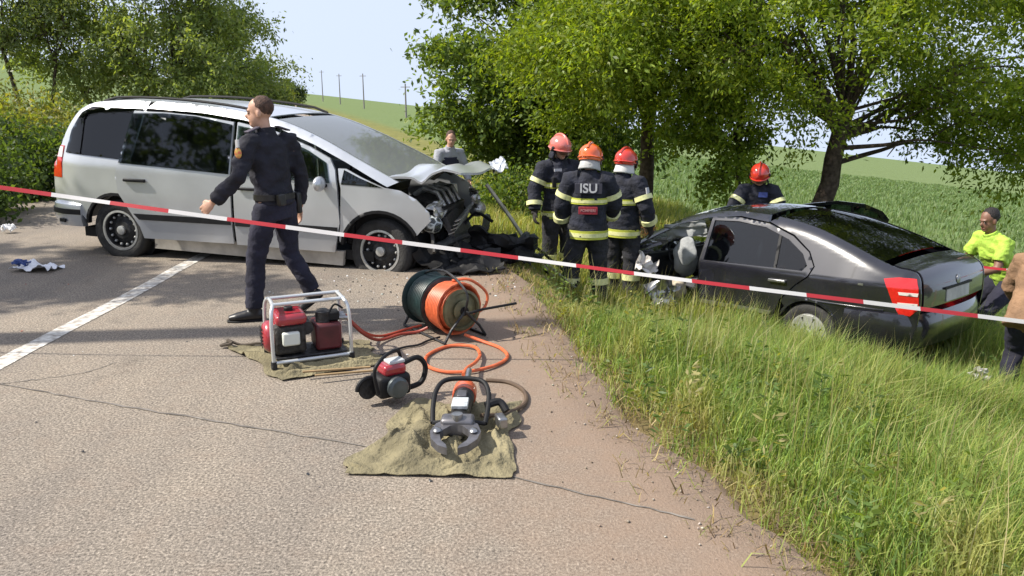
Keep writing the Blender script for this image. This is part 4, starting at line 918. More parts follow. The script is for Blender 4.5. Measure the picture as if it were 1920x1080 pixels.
for s in (1, -1):
    qp = cside('rear_quarter_panel', quarterc, s, BLACKP)
    if s > 0:
        cside('number_badge', [(-.55, .88), (-.50, .88), (-.50, .90), (-.55, .90)], s, STEEL, off=.004, thick=.004, parent=qp)
        MB().tube([(x, s * (cY(x, .665) + .002), .665) for x in np.linspace(-.75, -.05, 12)], .008, 6).build('crease_trim', BLACKP, qp)
    cside('roof_pillar', railc, s, BLACKP, thick=.045)
    rdp = cside('rear_door', rdoor, s, BLACKP, [rdwin], thick=.03)
    cside('door_window', grow(rdwin, .015), s, GLASS_D, off=-.014, thick=.004, parent=rdp)
    cside('window_divider', [(.44, 1.275), (.47, 1.285), (.43, .935), (.40, .935)], s, TRIM, off=-.006, thick=.02, parent=rdp)
    MB().box((.36, s * (cY(.36, .80) + .016), .815), (.20, .028, .032)).build('door_handle', STEEL if s > 0 else BLACKP, rdp, bevel=.008)
    cside('door_moulding', [(.44, .44), (1.35, .44), (1.35, .48), (.42, .48)], s, STEEL, off=.008, thick=.01, parent=rdp)
    cside('side_sill', [(.42, .13), (2.42, .13), (2.42, .245), (.44, .245)], s, BLACKP, off=-.01, thick=.12)
    cside('sill_trim', [(.50, .185), (2.3, .185), (2.3, .205), (.50, .205)], s, STEEL, off=-.003, thick=.008)
    cside('centre_pillar', [(1.30, 1.40), (1.40, 1.385), (1.44, .25), (1.32, .25)], s, TRIM, off=-.06, thick=.05)
    cside('wheel_arch_lip', arc2(0, .31, .365, 25, 178, 14) + arc2(0, .31, .34, 178, 25, 14), s, BLACKP, off=.006, thick=.05)
    tl = cside('tail_light', [(-.72, .965), (-.84, .985), (-.985, .98), (-1.02, .90), (-1.035, .70), (-.97, .63), (-.88, .64), (-.82, .74), (-.77, .87)], s, REDL, off=.006, thick=.03)
    for z0 in (.72, .82): cside('lens_bar', [(-1.02, z0), (-.87, z0 + .005), (-.86, z0 + .032), (-1.025, z0 + .032)], s, WHITEL, off=.011, thick=.006, parent=tl)
    if s < 0:
        transform_about(rdp, (1.36, -.86, .5), (0, 10, 46))
        fdp = cside('front_door', fdoorc, s, BLACKP, [fdwinc], thick=.03); transform_about(fdp, (2.38, -.84, 0), (0, 0, 28))
    make_wheel(car, (0, s * .765, .31), .31, s, 'alloy')
    MB().lathe([(.34, -.12), (.36, .10)], c=(0, s * .60, .31), axis=(0, 1, 0), n=24).build('wheel_well', TRIM, car)
cw = lambda x, z: cY(x, z)
strip('roof', [p for p in CRS if .56 < p[0] < 1.5 and p[1] > 1.2], cw, .035, BLACKP, car)
strip('rear_window', [p for p in CRS if -.70 < p[0] < .56 and p[1] > 1.07], lambda x, z: cY(x, z) - .03, .045, GLASS_D, car, thick=.006, off=-.004)
strip('windscreen', [p for p in CRS if 1.48 < p[0] < 2.56 and p[1] > .9], lambda x, z: cY(x, z) - .05, .05, GLASS_X, car, thick=.006)
bl = strip('boot_lid', [p for p in CRS if p[0] < -.69 and p[1] > .66], cw, .035, BLACKP, car, t0=-.93, t1=.93)
MB().lathe([(.045, 0), (.045, .008), (.035, .012), (.001, .012)], c=(-1.068, 0, .90), axis=(-1, 0, .06), n=20).build('emblem', STEEL, bl)
MB().box((-1.078, 0, .77), (.012, .52, .12), (0, 2, 0)).build('number_plate', pmat('plate_grey', (.5, .5, .5), .5, var=.2), bl, bevel=.003)
MB().box((-1.072, 0, .845), (.03, .62, .02)).build('plate_lamp_bar', TRIM, bl)
secb = [(-.06, .30), (.03, .31), (.06, .42), (.065, .55), (.04, .64), (-.04, .66)]
pathb = smoothpts([(-.40, -.86, 0), (-.70, -.85, 0), (-.92, -.74, 0), (-1.01, -.5, 0), (-1.035, 0, 0), (-1.01, .5, 0), (-.92, .74, 0), (-.70, .85, 0), (-.40, .86, 0)], 4)
MB().sweep(pathb[::-1], secb).build('rear_bumper', BLACKP, car, smooth=50)
MB().box((.9, 0, .24), (3.5, 1.5, .10)).build('floor_pan', TRIM, car)
MB().box((-.45, 0, .55), (.7, 1.3, .5)).build('boot_floor', TRIM, car)
for y in (-.38, .38): seat(car, 1.55, y, .42, SEATM, .5, .60)
seat(car, .55, 0, .42, SEATM, 1.25, .52, head=False)
for y in (-.4, .4): MB().ell((.42, y, 1.06), (.05, .12, .08), 12, 8).build('headrest', SEATM, car)
MB().box((2.32, 0, .72), (.30, 1.45, .30), (0, 10, 0)).build('dashboard', TRIM, car, bevel=.04)
st = MB(); st.tube([(2.04 + .06 * math.cos(a), .38 + .185 * math.sin(a), .86 + .18 * math.cos(a)) for a in [2 * math.pi * k / 24 for k in range(24)]], .014, 8, closed=True)
st.box((2.05, .38, .86), (.03, .34, .05)).cyl((2.05, .38, .86), (2.3, .38, .76), .03).build('steering_wheel', TRIM, car)
def sack(name, c, r, mat, parent, seed):
    mb = MB().ell(c, r, 20, 14); cv = Vector(c)
    for i, v in enumerate(mb.v):
        d = v - cv; k = 1 + .22 * noise.noise(d * 9 + Vector((seed, 0, 0))); mb.v[i] = cv + d * k - Vector((0, 0, .03 * max(0, -d.z) * 4))
    return mb.build(name, mat, parent, smooth=60)
sack('airbag', (1.93, .40, .84), (.10, .20, .22), BEIGE, car, 1)
sack('airbag', (1.66, .72, 1.00), (.13, .035, .17), BEIGE, car, 2)
sack('airbag', (1.86, .70, .50), (.20, .10, .14), pmat('dusty_cloth', (.42, .36, .27), .9, var=.3, vscale=8), car, 3)
crumple('torn_headlining', (1.75, .62, 1.22), (.55, .20, 0), pmat('headlining', (.34, .35, .35), .9, var=.2), car, 4, .06, (70, 10, 5))
# crushed nose
crumple('crumpled_bonnet', (2.78, -.15, .86), (.62, 1.45, 0), BLACKP, car, 11, .20, (0, -20, 0), 16)
crumple('crumpled_fender', (2.62, .78, .62), (.66, .55, 0), BLACKP, car, 12, .18, (80, 0, 8), 14)
crumple('crumpled_fender', (2.7, -.78, .62), (.6, .5, 0), BLACKP, car, 13, .18, (90, 0, -8), 12)
MB().box((2.72, -.05, .50), (.36, .75, .42), (5, 8, 4)).cyl((2.7, .3, .72), (2.7, .5, .78), .08).build('engine', GREASY, car, bevel=.02)
crumple('torn_metal', (2.80, .62, .72), (.34, .36, 0), ALU, car, 14, .14, (30, 40, 0), 10)
crumple('torn_metal', (2.88, .40, .50), (.40, .40, 0), DARKM, car, 15, .16, (10, 60, 0), 10)
crumple('torn_metal', (2.62, .84, .42), (.36, .40, 0), STEEL, car, 17, .12, (70, 20, 0), 10)
make_wheel(car, (2.42, .72, .30), .31, 1, 'alloy', rot=(R(12), 0, R(24)))
for k in range(7):
    a = Vector((2.6 + .3 * random.random(), -.4 + 1.2 * random.random(), .4 + .45 * random.random())); b = a + Vector((random.uniform(-.1, .35), random.uniform(-.1, .4), random.uniform(-.2, .3)))
    MB().tube([Vector(p) for p in smoothpts([a, a.lerp(b, .5) + Vector((0, .06, .10)), b], 4)], .012 + .008 * random.random(), 6).build('engine_hose', [TRIM, ALU, WHITEL][k % 3], car)
# ================================================================== people
SKIN = pmat('skin', (.52, .30, .21), .55, var=.12, vscale=12)
SKIN_D = pmat('tanned_skin', (.20, .10, .065), .55, var=.12, vscale=12)
NAVY = pmat('police_cloth', (.012, .012, .022), .85, var=.4, vscale=7, bump=.3, bscale=50)
NAVYT = pmat('police_trousers', (.016, .016, .032), .9, var=.4, vscale=6, bump=.3, bscale=50)
FIREC = pmat('turnout_cloth', (.016, .018, .030), .9, var=.5, vscale=9, bump=.5, bscale=45)
FIRET = pmat('turnout_trousers', (.024, .024, .030), .9, var=.5, vscale=9, bump=.5, bscale=45)
BANDM = pmat('reflective_band', (.72, .72, .36), .4, var=.2, vscale=25)
BANDG = pmat('band_edge', (.45, .48, .06), .6)
LEATHER = pmat('black_leather', (.015, .014, .014), .4, var=.3)
HELM_R = pmat('helmet_red', (.55, .035, .02), .22, coat=1., var=.1)
HELM_O = pmat('helmet_orange', (.75, .12, .02), .22, coat=1., var=.1)
NECKW = pmat('neck_cloth', (.46, .46, .45), .9, var=.2, bump=.4)
GLOVE = pmat('work_glove', (.035, .03, .028), .9, var=.4)
HAIRB = pmat('brown_hair', (.085, .045, .03), .8, var=.5, vscale=40, bump=.6, bscale=90)
HAIRD = pmat('black_hair', (.014, .010, .009), .7, var=.4, vscale=40, bump=.6, bscale=90)
EYEM = pmat('eye_dark', (.03, .02, .015), .2)
LIPM = pmat('lip', (.33, .12, .09), .6)
def frame(f, up=(0, 0, 1)):
    f = Vector(f).normalized(); u = Vector(up); r = f.cross(u).normalized(); u = r.cross(f)
    return Matrix((r, f, u)).transposed()
def add_hand(mb, W, D, N, S, curl=.5, k=1.):
    """W wrist, D towards the fingertips, N palm side, S towards the thumb"""
    D = D.normalized(); N = (N - D * N.dot(D)).normalized(); S0 = D.cross(N); S = S0 if S0.dot(S) > 0 else -S0
    M = Matrix((S, D, N)).transposed()
    mb.ell(W + D * .05 * k, (.043 * k, .056 * k, .019 * k), 12, 8, rot=M)
    for i, (o, L) in enumerate(zip((.036, .012, -.012, -.035), (.072, .082, .076, .060))):
        b = W + D * .088 * k + S * o * k; a1 = curl * .7; a2 = curl * 1.6
        p1 = b + (D * math.cos(a1) + N * math.sin(a1)) * L * .5 * k + S * o * .12; p2 = p1 + (D * math.cos(a2) + N * math.sin(a2)) * L * .5 * k
        mb.tube([b - D * .02, b, p1, p2], [.0098 * k, .0098 * k, .0088 * k, .0070 * k], 8)
    t0 = W + D * .025 * k + S * .028 * k; t1 = t0 + (D * .6 + S * .6 + N * .25) * .045 * k; t2 = t1 + (D * .9 + S * .1 + N * .35) * .034 * k
    mb.tube([t0, t1, t2], [.0135 * k, .0115 * k, .0085 * k], 8)
def person(label, loc, F, J, fit, group=None, H=1.78, seed=0, name='person'):
    k = H / 1.78; z0 = loc[2] if len(loc) > 2 else Z(loc[0], loc[1]) - .02
    root = empty(name, (loc[0], loc[1], z0), (0, 0, math.atan2(F[1], F[0]) - math.pi / 2), label, 'person', group)
    D = dict(hip=(0, 0, .95), chest=(0, .0, 1.28), neck=(0, -.01, 1.49), head=(0, .015, 1.655), hf=(0, 1, 0), hup=(0, 0, 1),
             shl=(-.185, -.01, 1.43), shr=(.185, -.01, 1.43), ell=(-.25, -.03, 1.14), elr=(.25, -.03, 1.14), wrl=(-.27, .08, .90), wrr=(.27, .08, .90),
             hil=(-.095, 0, .93), hir=(.095, 0, .93), knl=(-.12, .03, .50), knr=(.12, .03, .50), anl=(-.13, 0, .09), anr=(.13, 0, .09), tol=(-.15, 1, 0), tor=(.15, 1, 0), curl=.6)
    D.update(J); P = {a: (Vector(b) * (k if a not in ('hf', 'hup', 'tol', 'tor') else 1) if isinstance(b, (tuple, list)) else b) for a, b in D.items()}
    hipx = (P['hir'] - P['hil']).normalized(); shx = (P['shr'] - P['shl']).normalized(); fw = Vector((0, 0, 1)).cross(shx)
    waist = P['hip'].lerp(P['chest'], .45); up = (P['chest'] - P['hip']).normalized()
    HM = frame(P['hf'], P['hup']); hc = P['head']
    ht = lambda p: hc + HM @ (Vector(p) * k)
    # --- the body, one skin
    b = MB()
    b.ell(ht((0, -.014, .03)), (.074 * k, .094 * k, .090 * k), 18, 12, rot=HM); b.ell(ht((0, .018, -.035)), (.060 * k, .072 * k, .088 * k), 18, 12, rot=HM)
    b.ell(ht((0, .055, -.085)), (.036 * k, .030 * k, .026 * k), 12, 8, rot=HM); b.ell(ht((0, .094, -.020)), (.013 * k, .020 * k, .024 * k), 10, 8, rot=HM)
    b.ell(ht((0, .078, .022)), (.046 * k, .014 * k, .012 * k), 12, 8, rot=HM)
    for s in (-1, 1): b.ell(ht((s * .076, -.005, -.012)), (.011 * k, .020 * k, .032 * k), 8, 8, rot=HM)
    b.tube([P['neck'] - up * .05, P['neck'].lerp(hc, .35), ht((0, -.015, -.04))], [.062 * k, .053 * k, .052 * k], 14)
    tor = [P['hip'] - up * .10, P['hip'], waist, P['chest'], P['chest'].lerp(P['neck'], .62), P['neck']]
    b.ringpath(tor, [(.12 * k, .09 * k), (.160 * k, .112 * k), (.138 * k, .10 * k), (.168 * k, .115 * k), (.165 * k, .092 * k), (.065 * k, .06 * k)], [hipx, hipx, hipx, shx, shx, shx])
    for c, s in (('l', -1), ('r', 1)):
        sh, el, wr = P['sh' + c], P['el' + c], P['wr' + c]
        b.tube([sh - shx * s * .06, sh, sh.lerp(el, .5), el, el.lerp(wr, .35), wr], [.055 * k, .062 * k, .052 * k, .043 * k, .044 * k, .029 * k], 12)
        hi, kn, an = P['hi' + c], P['kn' + c], P['an' + c]
        b.tube([hi + up * .04, hi, hi.lerp(kn, .4), kn, kn.lerp(an, .35), an], [.075 * k, .088 * k, .080 * k, .057 * k, .060 * k, .040 * k], 12)
        td = P['to' + c].normalized(); b.ringpath([an - td * .06 * k - Vector((0, 0, .05 * k)), an - Vector((0, 0, .045 * k)), an + td * .10 * k - Vector((0, 0, .06 * k)), an + td * .17 * k - Vector((0, 0, .068 * k))], [(.032 * k, .035 * k), (.038 * k, .045 * k), (.044 * k, .024 * k), (.03 * k, .012 * k)], td.cross(Vector((0, 0, 1))))
        if not fit.get('gloves'):
            dd = (wr - el).normalized(); add_hand(b, wr, dd, fit.get('palm', {}).get(c, Vector((-s, .2, 0))), fit.get('thumb', {}).get(c, Vector((0, 1, .2))), P['curl'] if not isinstance(P['curl'], Vector) else .6, k)
    body = link('body', remeshed(b, .0085 if not fit.get('gloves') else .012, 2), fit['skin'], root)
    for s in (-1, 1):
        MB().ell(ht((s * .029, .080, -.002)), (.010 * k, .008 * k, .005 * k), 8, 6, rot=HM).build('eye', EYEM, body)
        MB().ell(ht((s * .030, .086, .022)), (.015 * k, .006 * k, .003 * k), 8, 6, rot=HM).build('eyebrow', fit.get('hair') or HAIRD, body)
    MB().ell(ht((0, .080, -.062)), (.022 * k, .010 * k, .006 * k), 10, 6, rot=HM).build('mouth', LIPM, body)
    if fit.get('hair'):
        h = MB().ell((0, 0, 0), (1, 1, 1), 26, 18); rr = fit.get('hairr', (.079, .092, .090))
        for i, v in enumerate(h.v):
            d = v.copy(); q = Vector((d.x * rr[0], d.y * rr[1], d.z * rr[2])) * (1 + .05 * noise.noise(d * 7 + Vector((seed, 0, 0))))
            q += Vector((0, -.030, .043)); h.v[i] = ht(q)
        h.build('hair', fit['hair'], root, smooth=80)
    if fit.get('helmet'):
        hm = MB(); n = 28; rings = []
        for i in range(13):
            th = R(4 + 104 * i / 12)
            rings.append([ht((.124 * math.sin(th) * math.cos(a), -.012 + .152 * math.sin(th) * math.sin(a), .052 + .118 * math.cos(th) - (.035 if math.sin(a) < 0 and i > 10 else 0))) for a in [2 * math.pi * q / n for q in range(n)]])
        hm.rings(rings)
        he = hm.build('helmet', fit['helmet'], root, smooth=60)
        MB().tube([ht((.014 * 0, .150 * math.sin(R(t)) - .012, .054 + .128 * math.cos(R(t)))) for t in range(-70, 76, 12)], .014 * k, 8).build('comb', fit['helmet'], he)
        MB().tube([ht((.128 * math.cos(R(t)), -.010 + .158 * math.sin(R(t)), .012)) for t in range(0, 360, 15)], .010 * k, 6, closed=True).build('brim', fit['helmet'], he)
        vz = MB(); vr = [[ht(((.118 + e) * math.cos(R(t)), -.004 + (.150 + e) * math.sin(R(t)), z)) for e, z in ((0, .015), (.006, .015), (.004, -.035), (-.002, -.035))] for t in range(35, 146, 10)]
        vz.rings(vr).build('visor', pmat('visor_smoke', (.10, .05, .03), .1, coat=1.), he)
        for s in (-1, 1): MB().lathe([(.026, 0), (.026, .014), (.018, .02), (.001, .02)], c=ht((s * .120, .01, .02)), axis=HM @ Vector((s, 0, 0)), n=14).build('helmet_knob', TRIM, he)
        nc = MB(); nr = []
        for i, (z, e) in enumerate([(-.005, 0), (-.05, .006), (-.10, .018), (-.115, .015)]):
            nr.append([ht(((.100 + e) * math.cos(R(t)) , -.015 + (.118 + e) * math.sin(R(t)), z)) for t in range(165, 376, 14)])
        vv = [p for r_ in nr for p in r_]; m = len(nr[0])
        nc.add(vv, [(i * m + j, i * m + j + 1, (i + 1) * m + j + 1, (i + 1) * m + j) for i in range(3) for j in range(m - 1)])
        no = nc.build('neck_guard', fit.get('neckmat', NECKW), he, smooth=60); so = no.modifiers.new('thick', 'SOLIDIFY'); so.thickness = .012
        MB().tube([ht((s_ * .088, .015 + .055 * q, -.02 - .09 * q)) for s_, q in ((-1, 0), (-1, .6), (-.35, 1), (.35, 1), (1, .6), (1, 0))], .007 * k, 6).build('chin_strap', TRIM, he)
    # --- jacket
    bulk = fit.get('bulk', .02); j = MB()
    hem = fit.get('hem', .06)
    tj = [P['hip'] - up * hem, P['hip'], waist, P['chest'], P['chest'].lerp(P['neck'], .60), P['neck'] + up * .015]
    rj = [(.165 * k + bulk * 1.15, .118 * k + bulk * 1.15), (.163 * k + bulk, .115 * k + bulk), (.150 * k + bulk, .108 * k + bulk), (.172 * k + bulk, .118 * k + bulk), (.170 * k + bulk, .098 * k + bulk * .9), (.072 * k + bulk * .4, .068 * k + bulk * .4)]
    xj = [hipx, hipx, hipx, shx, shx, shx]; j.ringpath(tj, rj, xj, 20)
    sl = fit.get('sleeve', .93)
    for c, s in (('l', -1), ('r', 1)):
        sh, el, wr = P['sh' + c], P['el' + c], P['wr' + c]; e2 = el.lerp(wr, sl) if sl > 0 else None
        if sl > 0: j.tube([sh - shx * s * .07, sh, sh.lerp(el, .5), el, el.lerp(wr, sl * .5), e2], [.062 * k + bulk, .066 * k + bulk, .058 * k + bulk, .052 * k + bulk * .9, .050 * k + bulk * .8, .042 * k + bulk * .7], 14)
        else: j.tube([sh - shx * s * .07, sh, sh.lerp(el, .45), sh.lerp(el, .75)], [.062 * k + bulk, .066 * k + bulk, .062 * k + bulk, .062 * k + bulk], 14)
    jk = link(fit.get('jname', 'jacket'), remeshed(j, .014, 2, fit.get('wrk', .010), 9, seed), fit['jacket'], root)
    MB().ringpath([P['neck'] - up * .03, P['neck'] + up * .045], [(.078 * k + bulk * .5, .074 * k + bulk * .5), (.070 * k + bulk * .3, .068 * k + bulk * .3)], shx).build('collar', fit.get('collar', fit['jacket']), jk)
    # --- trousers
    t = MB(); tb = fit.get('tbulk', .018)
    t.ringpath([P['hip'] - up * .13, P['hip'] - up * .02, waist.lerp(P['hip'], .3)], [(.135 * k + tb, .10 * k + tb), (.158 * k + tb * .6, .110 * k + tb * .6), (.146 * k + tb * .4, .102 * k + tb * .4)], hipx)
    for c in 'lr':
        hi, kn, an = P['hi' + c], P['kn' + c], P['an' + c]
        t.tube([hi + up * .03, hi, hi.lerp(kn, .45), kn, kn.lerp(an, .4), kn.lerp(an, .96)], [.078 * k + tb, .090 * k + tb, .084 * k + tb, .066 * k + tb, .064 * k + tb, .056 * k + tb * 1.25], 14)
    tr = link('trousers', remeshed(t, .014, 2, .010, 10, seed + 3), fit['trousers'], root)
    # --- shoes
    for c in 'lr':
        an = P['an' + c]; kn = P['kn' + c]; td = P['to' + c].normalized(); dz = Vector((0, 0, 1))
        s_ = MB(); sd = td.cross(dz).normalized()
        s_.ringpath([an - td * .085 * k - dz * .045 * k, an - td * .05 * k - dz * .042 * k, an + td * .06 * k - dz * .042 * k, an + td * .14 * k - dz * .052 * k, an + td * .20 * k - dz * .060 * k], [(.030 * k, .034 * k), (.042 * k, .046 * k), (.048 * k, .046 * k), (.050 * k, .036 * k), (.030 * k, .022 * k)], sd, 14)
        s_.tube([an - dz * .05 * k, an + (kn - an).normalized() * .12 * k], [.050 * k, .052 * k], 12)
        so = link('shoe' if not fit.get('boots') else 'boot', remeshed(s_, .010, 2), fit['shoes'], root)
        MB().ringpath([an - td * .092 * k - dz * .080 * k, an + td * .0 - dz * .080 * k, an + td * .13 * k - dz * .082 * k, an + td * .212 * k - dz * .080 * k], [(.030 * k, .012 * k), (.044 * k, .012 * k), (.053 * k, .012 * k), (.028 * k, .010 * k)], sd, 12).build('sole', TRIM, so)
    if fit.get('gloves'):
        for c, s in (('l', -1), ('r', 1)):
            el, wr = P['el' + c], P['wr' + c]; g = MB(); dd = (wr - el).normalized()
            add_hand(g, wr, dd, Vector((-s, .2, 0)), Vector((0, 1, .2)), .7, k * 1.12); g.tube([wr - dd * .06, wr + dd * .03], [.045 * k, .040 * k], 10)
            link('glove', remeshed(g, .0075, 1), fit['gloves'], root)
    # --- bands
    if fit.get('bands'):
        def tband(q0, q1, i, par=jk):
            pa = tj[i].lerp(tj[i + 1], q0); pb = tj[i].lerp(tj[i + 1], q1)
            ra = [rj[i][n_] + (rj[i + 1][n_] - rj[i][n_]) * (q0 + q1) / 2 + .010 for n_ in (0, 1)]
            mid = pa.lerp(pb, .5); h = (pb - pa)
            MB().ringpath([pa - h * .55, pb + h * .55], [(ra[0] - .003, ra[1] - .003)] * 2, xj[i], 24).build('band_edge', BANDG, par)
            MB().ringpath([pa, pb], [tuple(ra)] * 2, xj[i], 24).build('reflective_band', fit['bands'], par)
        tband(.05, .40, 0); tband(.55, .72, 2)
        for c, s in (('l', -1), ('r', 1)):
            sh, el, wr = P['sh' + c], P['el' + c], P['wr' + c]
            for (a, b_, q, rad) in ((sh, el, .60, .064), (el, wr, .62, .057)):
                m0 = a.lerp(b_, q); d_ = (b_ - a).normalized() * .028
                MB().tube([m0 - d_, m0 + d_], rad * k + bulk * .9 + .007, 16).build('reflective_band', fit['bands'], jk)
            kn, an = P['kn' + c], P['an' + c]; m0 = kn.lerp(an, .42); d_ = (an - kn).normalized() * .035
            MB().tube([m0 - d_, m0 + d_], .064 * k + tb + .012, 16).build('reflective_band', fit['bands'], tr)
    return root, P, jk, tr, body
def text_part(txt, size, loc, rot, mat, parent, name='lettering', extrude=.002):
    cu = bpy.data.curves.new(name, 'FONT'); cu.body = txt; cu.size = size; cu.align_x = 'CENTER'; cu.align_y = 'CENTER'; cu.extrude = extrude; cu.offset = size * .02
    o = bpy.data.objects.new('tmp', cu); COL.objects.link(o); dg = bpy.context.evaluated_depsgraph_get(); dg.update()
    me = bpy.data.meshes.new_from_object(o.evaluated_get(dg)); bpy.data.objects.remove(o)
    r = link(name, me, mat, parent); r.location = loc; r.rotation_euler = [R(a) for a in rot]; return r

# policeman striding in front of the van
root, P, jk, tr, body = person('policeman in dark navy uniform walking past the silver van', (-1.82, 6.12, 0), (-.86, .51),
    dict(hip=(.0, .0, .95), chest=(-.01, .03, 1.28), neck=(-.015, .03, 1.49), head=(-.035, .065, 1.65), hf=(-.62, .78, -.06),
         shl=(-.20, .03, 1.43), shr=(.185, .0, 1.43), ell=(-.335, .02, 1.17), wrl=(-.42, .22, .985), elr=(.255, -.05, 1.14), wrr=(.265, .0, .885),
         hil=(-.09, 0, .93), hir=(.09, 0, .93), knl=(-.15, .10, .51), anl=(-.20, .11, .09), tol=(-.68, .74, 0),
         knr=(.14, .02, .52), anr=(.24, -.12, .17), tor=(-.5, .62, -.62), curl=.55),
    dict(skin=SKIN, jacket=NAVY, trousers=NAVYT, shoes=LEATHER, hair=HAIRB, hairr=(.0775, .088, .087), bulk=.013, tbulk=.012, hem=.02, collar=NAVY, wrk=.018), H=1.71, seed=1)
MB().ringpath([P['hip'] + Vector((0, 0, .03)), P['hip'] + Vector((0, 0, .075))], [(.174, .130)] * 2, (1, 0, 0), 24).build('belt', LEATHER, root)
MB().box(P['hip'] + Vector((.19, -.03, -.02)), (.05, .09, .17)).build('holster', LEATHER, root, bevel=.015)
MB().box(P['hip'] + Vector((-.08, -.155, .04)), (.07, .04, .09)).build('belt_pouch', LEATHER, root, bevel=.01)
sp = P['shl'].lerp(P['ell'], .32)
o = Vector((-.95, -.25, .15)).normalized()
M = frame(Vector((0, 0, 1)), o)
MB().ell(sp + o * .080, (.030, .040, .010), 14, 8, rot=M).build('sleeve_badge', pmat('badge_red', (.45, .05, .06), .6, var=.4, vscale=60, dark=(.6, .45, .1)), jk)
MB().box(sp + o * .082 + Vector((0, 0, .068)), (.02, .055, .02), M).build('shoulder_title', pmat('badge_white', (.7, .68, .66), .6), jk)
for s, kk in ((-1, 'shl'), (1, 'shr')):
    MB().box(P[kk] + Vector((-s * .05, 0, .092)), (.12, .05, .012), (0, s * 16, 0)).build('epaulette', pmat('epaulette', (.06, .05, .07), .7), jk, bevel=.004)

FFG = 'firefighters at the wreck'
def fire(helmet, **kw):
    d = dict(skin=SKIN, jacket=FIREC, trousers=FIRET, shoes=LEATHER, boots=True, helmet=helmet, bulk=.042, tbulk=.034, hem=.13, bands=BANDM, gloves=GLOVE, wrk=.013, jname='turnout_coat'); d.update(kw); return d
# back to the viewer
root, P, jk, tr, body = person('firefighter in orange helmet with white lettering across his back', (.86, 8.95), (.12, 1),
    dict(hf=(.25, 1, -.28), head=(.01, .05, 1.63), ell=(-.29, .02, 1.15), wrl=(-.28, .14, .93), elr=(.28, .05, 1.15), wrr=(.22, .24, 1.0), knl=(-.17, .03, .50), anl=(-.20, .0, .09), knr=(.12, .04, .5), anr=(.14, .03, .09)), fire(HELM_O), H=1.88, seed=11)
bk = P['chest'] + Vector((0, -.175, .075))
WHT = pmat('white_print', (.48, .48, .50), .6, var=.2, vscale=60)
pb = MB().box(bk + Vector((0, .004, 0)), (.30, .012, .115), (-4, 0, 0)).build('back_patch', pmat('patch_dark', (.03, .03, .045), .8), jk, bevel=.004)
text_part('ISU', .14, bk + Vector((0, -.006, 0)), (86, 0, 0), WHT, pb)
rp = P['hip'].lerp(P['chest'], .52) + Vector((0, -.172, 0)); rpo = MB().box(rp, (.21, .014, .085), (-2, 0, 0)).build('waist_patch', pmat('patch_red', (.30, .02, .035), .7, var=.3, vscale=50), jk, bevel=.004)
text_part('POMPIERI', .040, rp + Vector((0, -.009, 0)), (88, 0, 0), pmat('print_dim', (.40, .20, .20), .7), rpo)
# facing the viewer, left of the group
root, P, jk, tr, body = person('firefighter in red helmet paled by a painted highlight, at left of the group, facing the road', (.60, 10.3), (.35, -.92),
    dict(hf=(-.25, 1, -.22), head=(.0, .04, 1.64), ell=(-.30, -.02, 1.15), wrl=(-.24, .12, .92), elr=(.31, -.03, 1.15), wrr=(.34, .05, .90)), fire(pmat('helmet_red_highlight', (.62, .16, .13), .2, coat=1.), neckmat=FIREC), H=1.86, seed=12)  # helmet red lightened, its highlight put into the colour
MB().box(P['chest'] + Vector((.09, .172, .13)), (.10, .012, .035), (6, 0, 0)).build('name_strip', WHT, jk)
MB().box(P['hip'].lerp(P['chest'], .45) + Vector((-.02, .165, 0)), (.16, .02, .14), (0, 0, 0)).build('chest_patch', pmat('patch_red2', (.22, .035, .03), .7, var=.4, vscale=50), jk, bevel=.006)
MB().box(P['hip'].lerp(P['chest'], .75) + Vector((.13, .155, .06)), (.05, .035, .13)).build('radio', TRIM, jk, bevel=.006)
# behind the first, to the right
root, P, jk, tr, body = person('firefighter in red helmet with white neck cloth, half hidden at right of the group', (1.33, 9.55), (.55, .85),
    dict(hf=(.1, 1, -.2), head=(.0, .05, 1.63), elr=(.30, -.02, 1.15), wrr=(.30, .10, .92)), fire(HELM_R, neckmat=pmat('neck_white', (.60, .60, .58), .9)), H=1.86, seed=13)
MB().box(P['shr'].lerp(P['elr'], .3) + Vector((.10, -.03, 0)), (.012, .07, .09), (0, -12, 0)).build('sleeve_print', WHT, jk)
# behind the car, leaning over it
root, P, jk, tr, body = person('firefighter leaning over the far side of the dark car', (3.46, 11.25), (-.25, -.97),
    dict(hip=(0, -.06, .95), chest=(0, .06, 1.26), neck=(0, .12, 1.46), head=(.0, .19, 1.60), hf=(.15, 1, -.45), shl=(-.185, .10, 1.40), shr=(.185, .10, 1.40),
         ell=(-.30, .22, 1.16), wrl=(-.22, .44, 1.05), elr=(.32, .20, 1.18), wrr=(.34, .42, 1.04)), fire(HELM_R, neckmat=FIREC), H=1.84, seed=14)
MB().box(P['chest'] + Vector((-.06, .165, .10)), (.12, .014, .07), (12, 0, 0)).build('chest_patch', pmat('patch_blue', (.03, .05, .20), .6), jk)

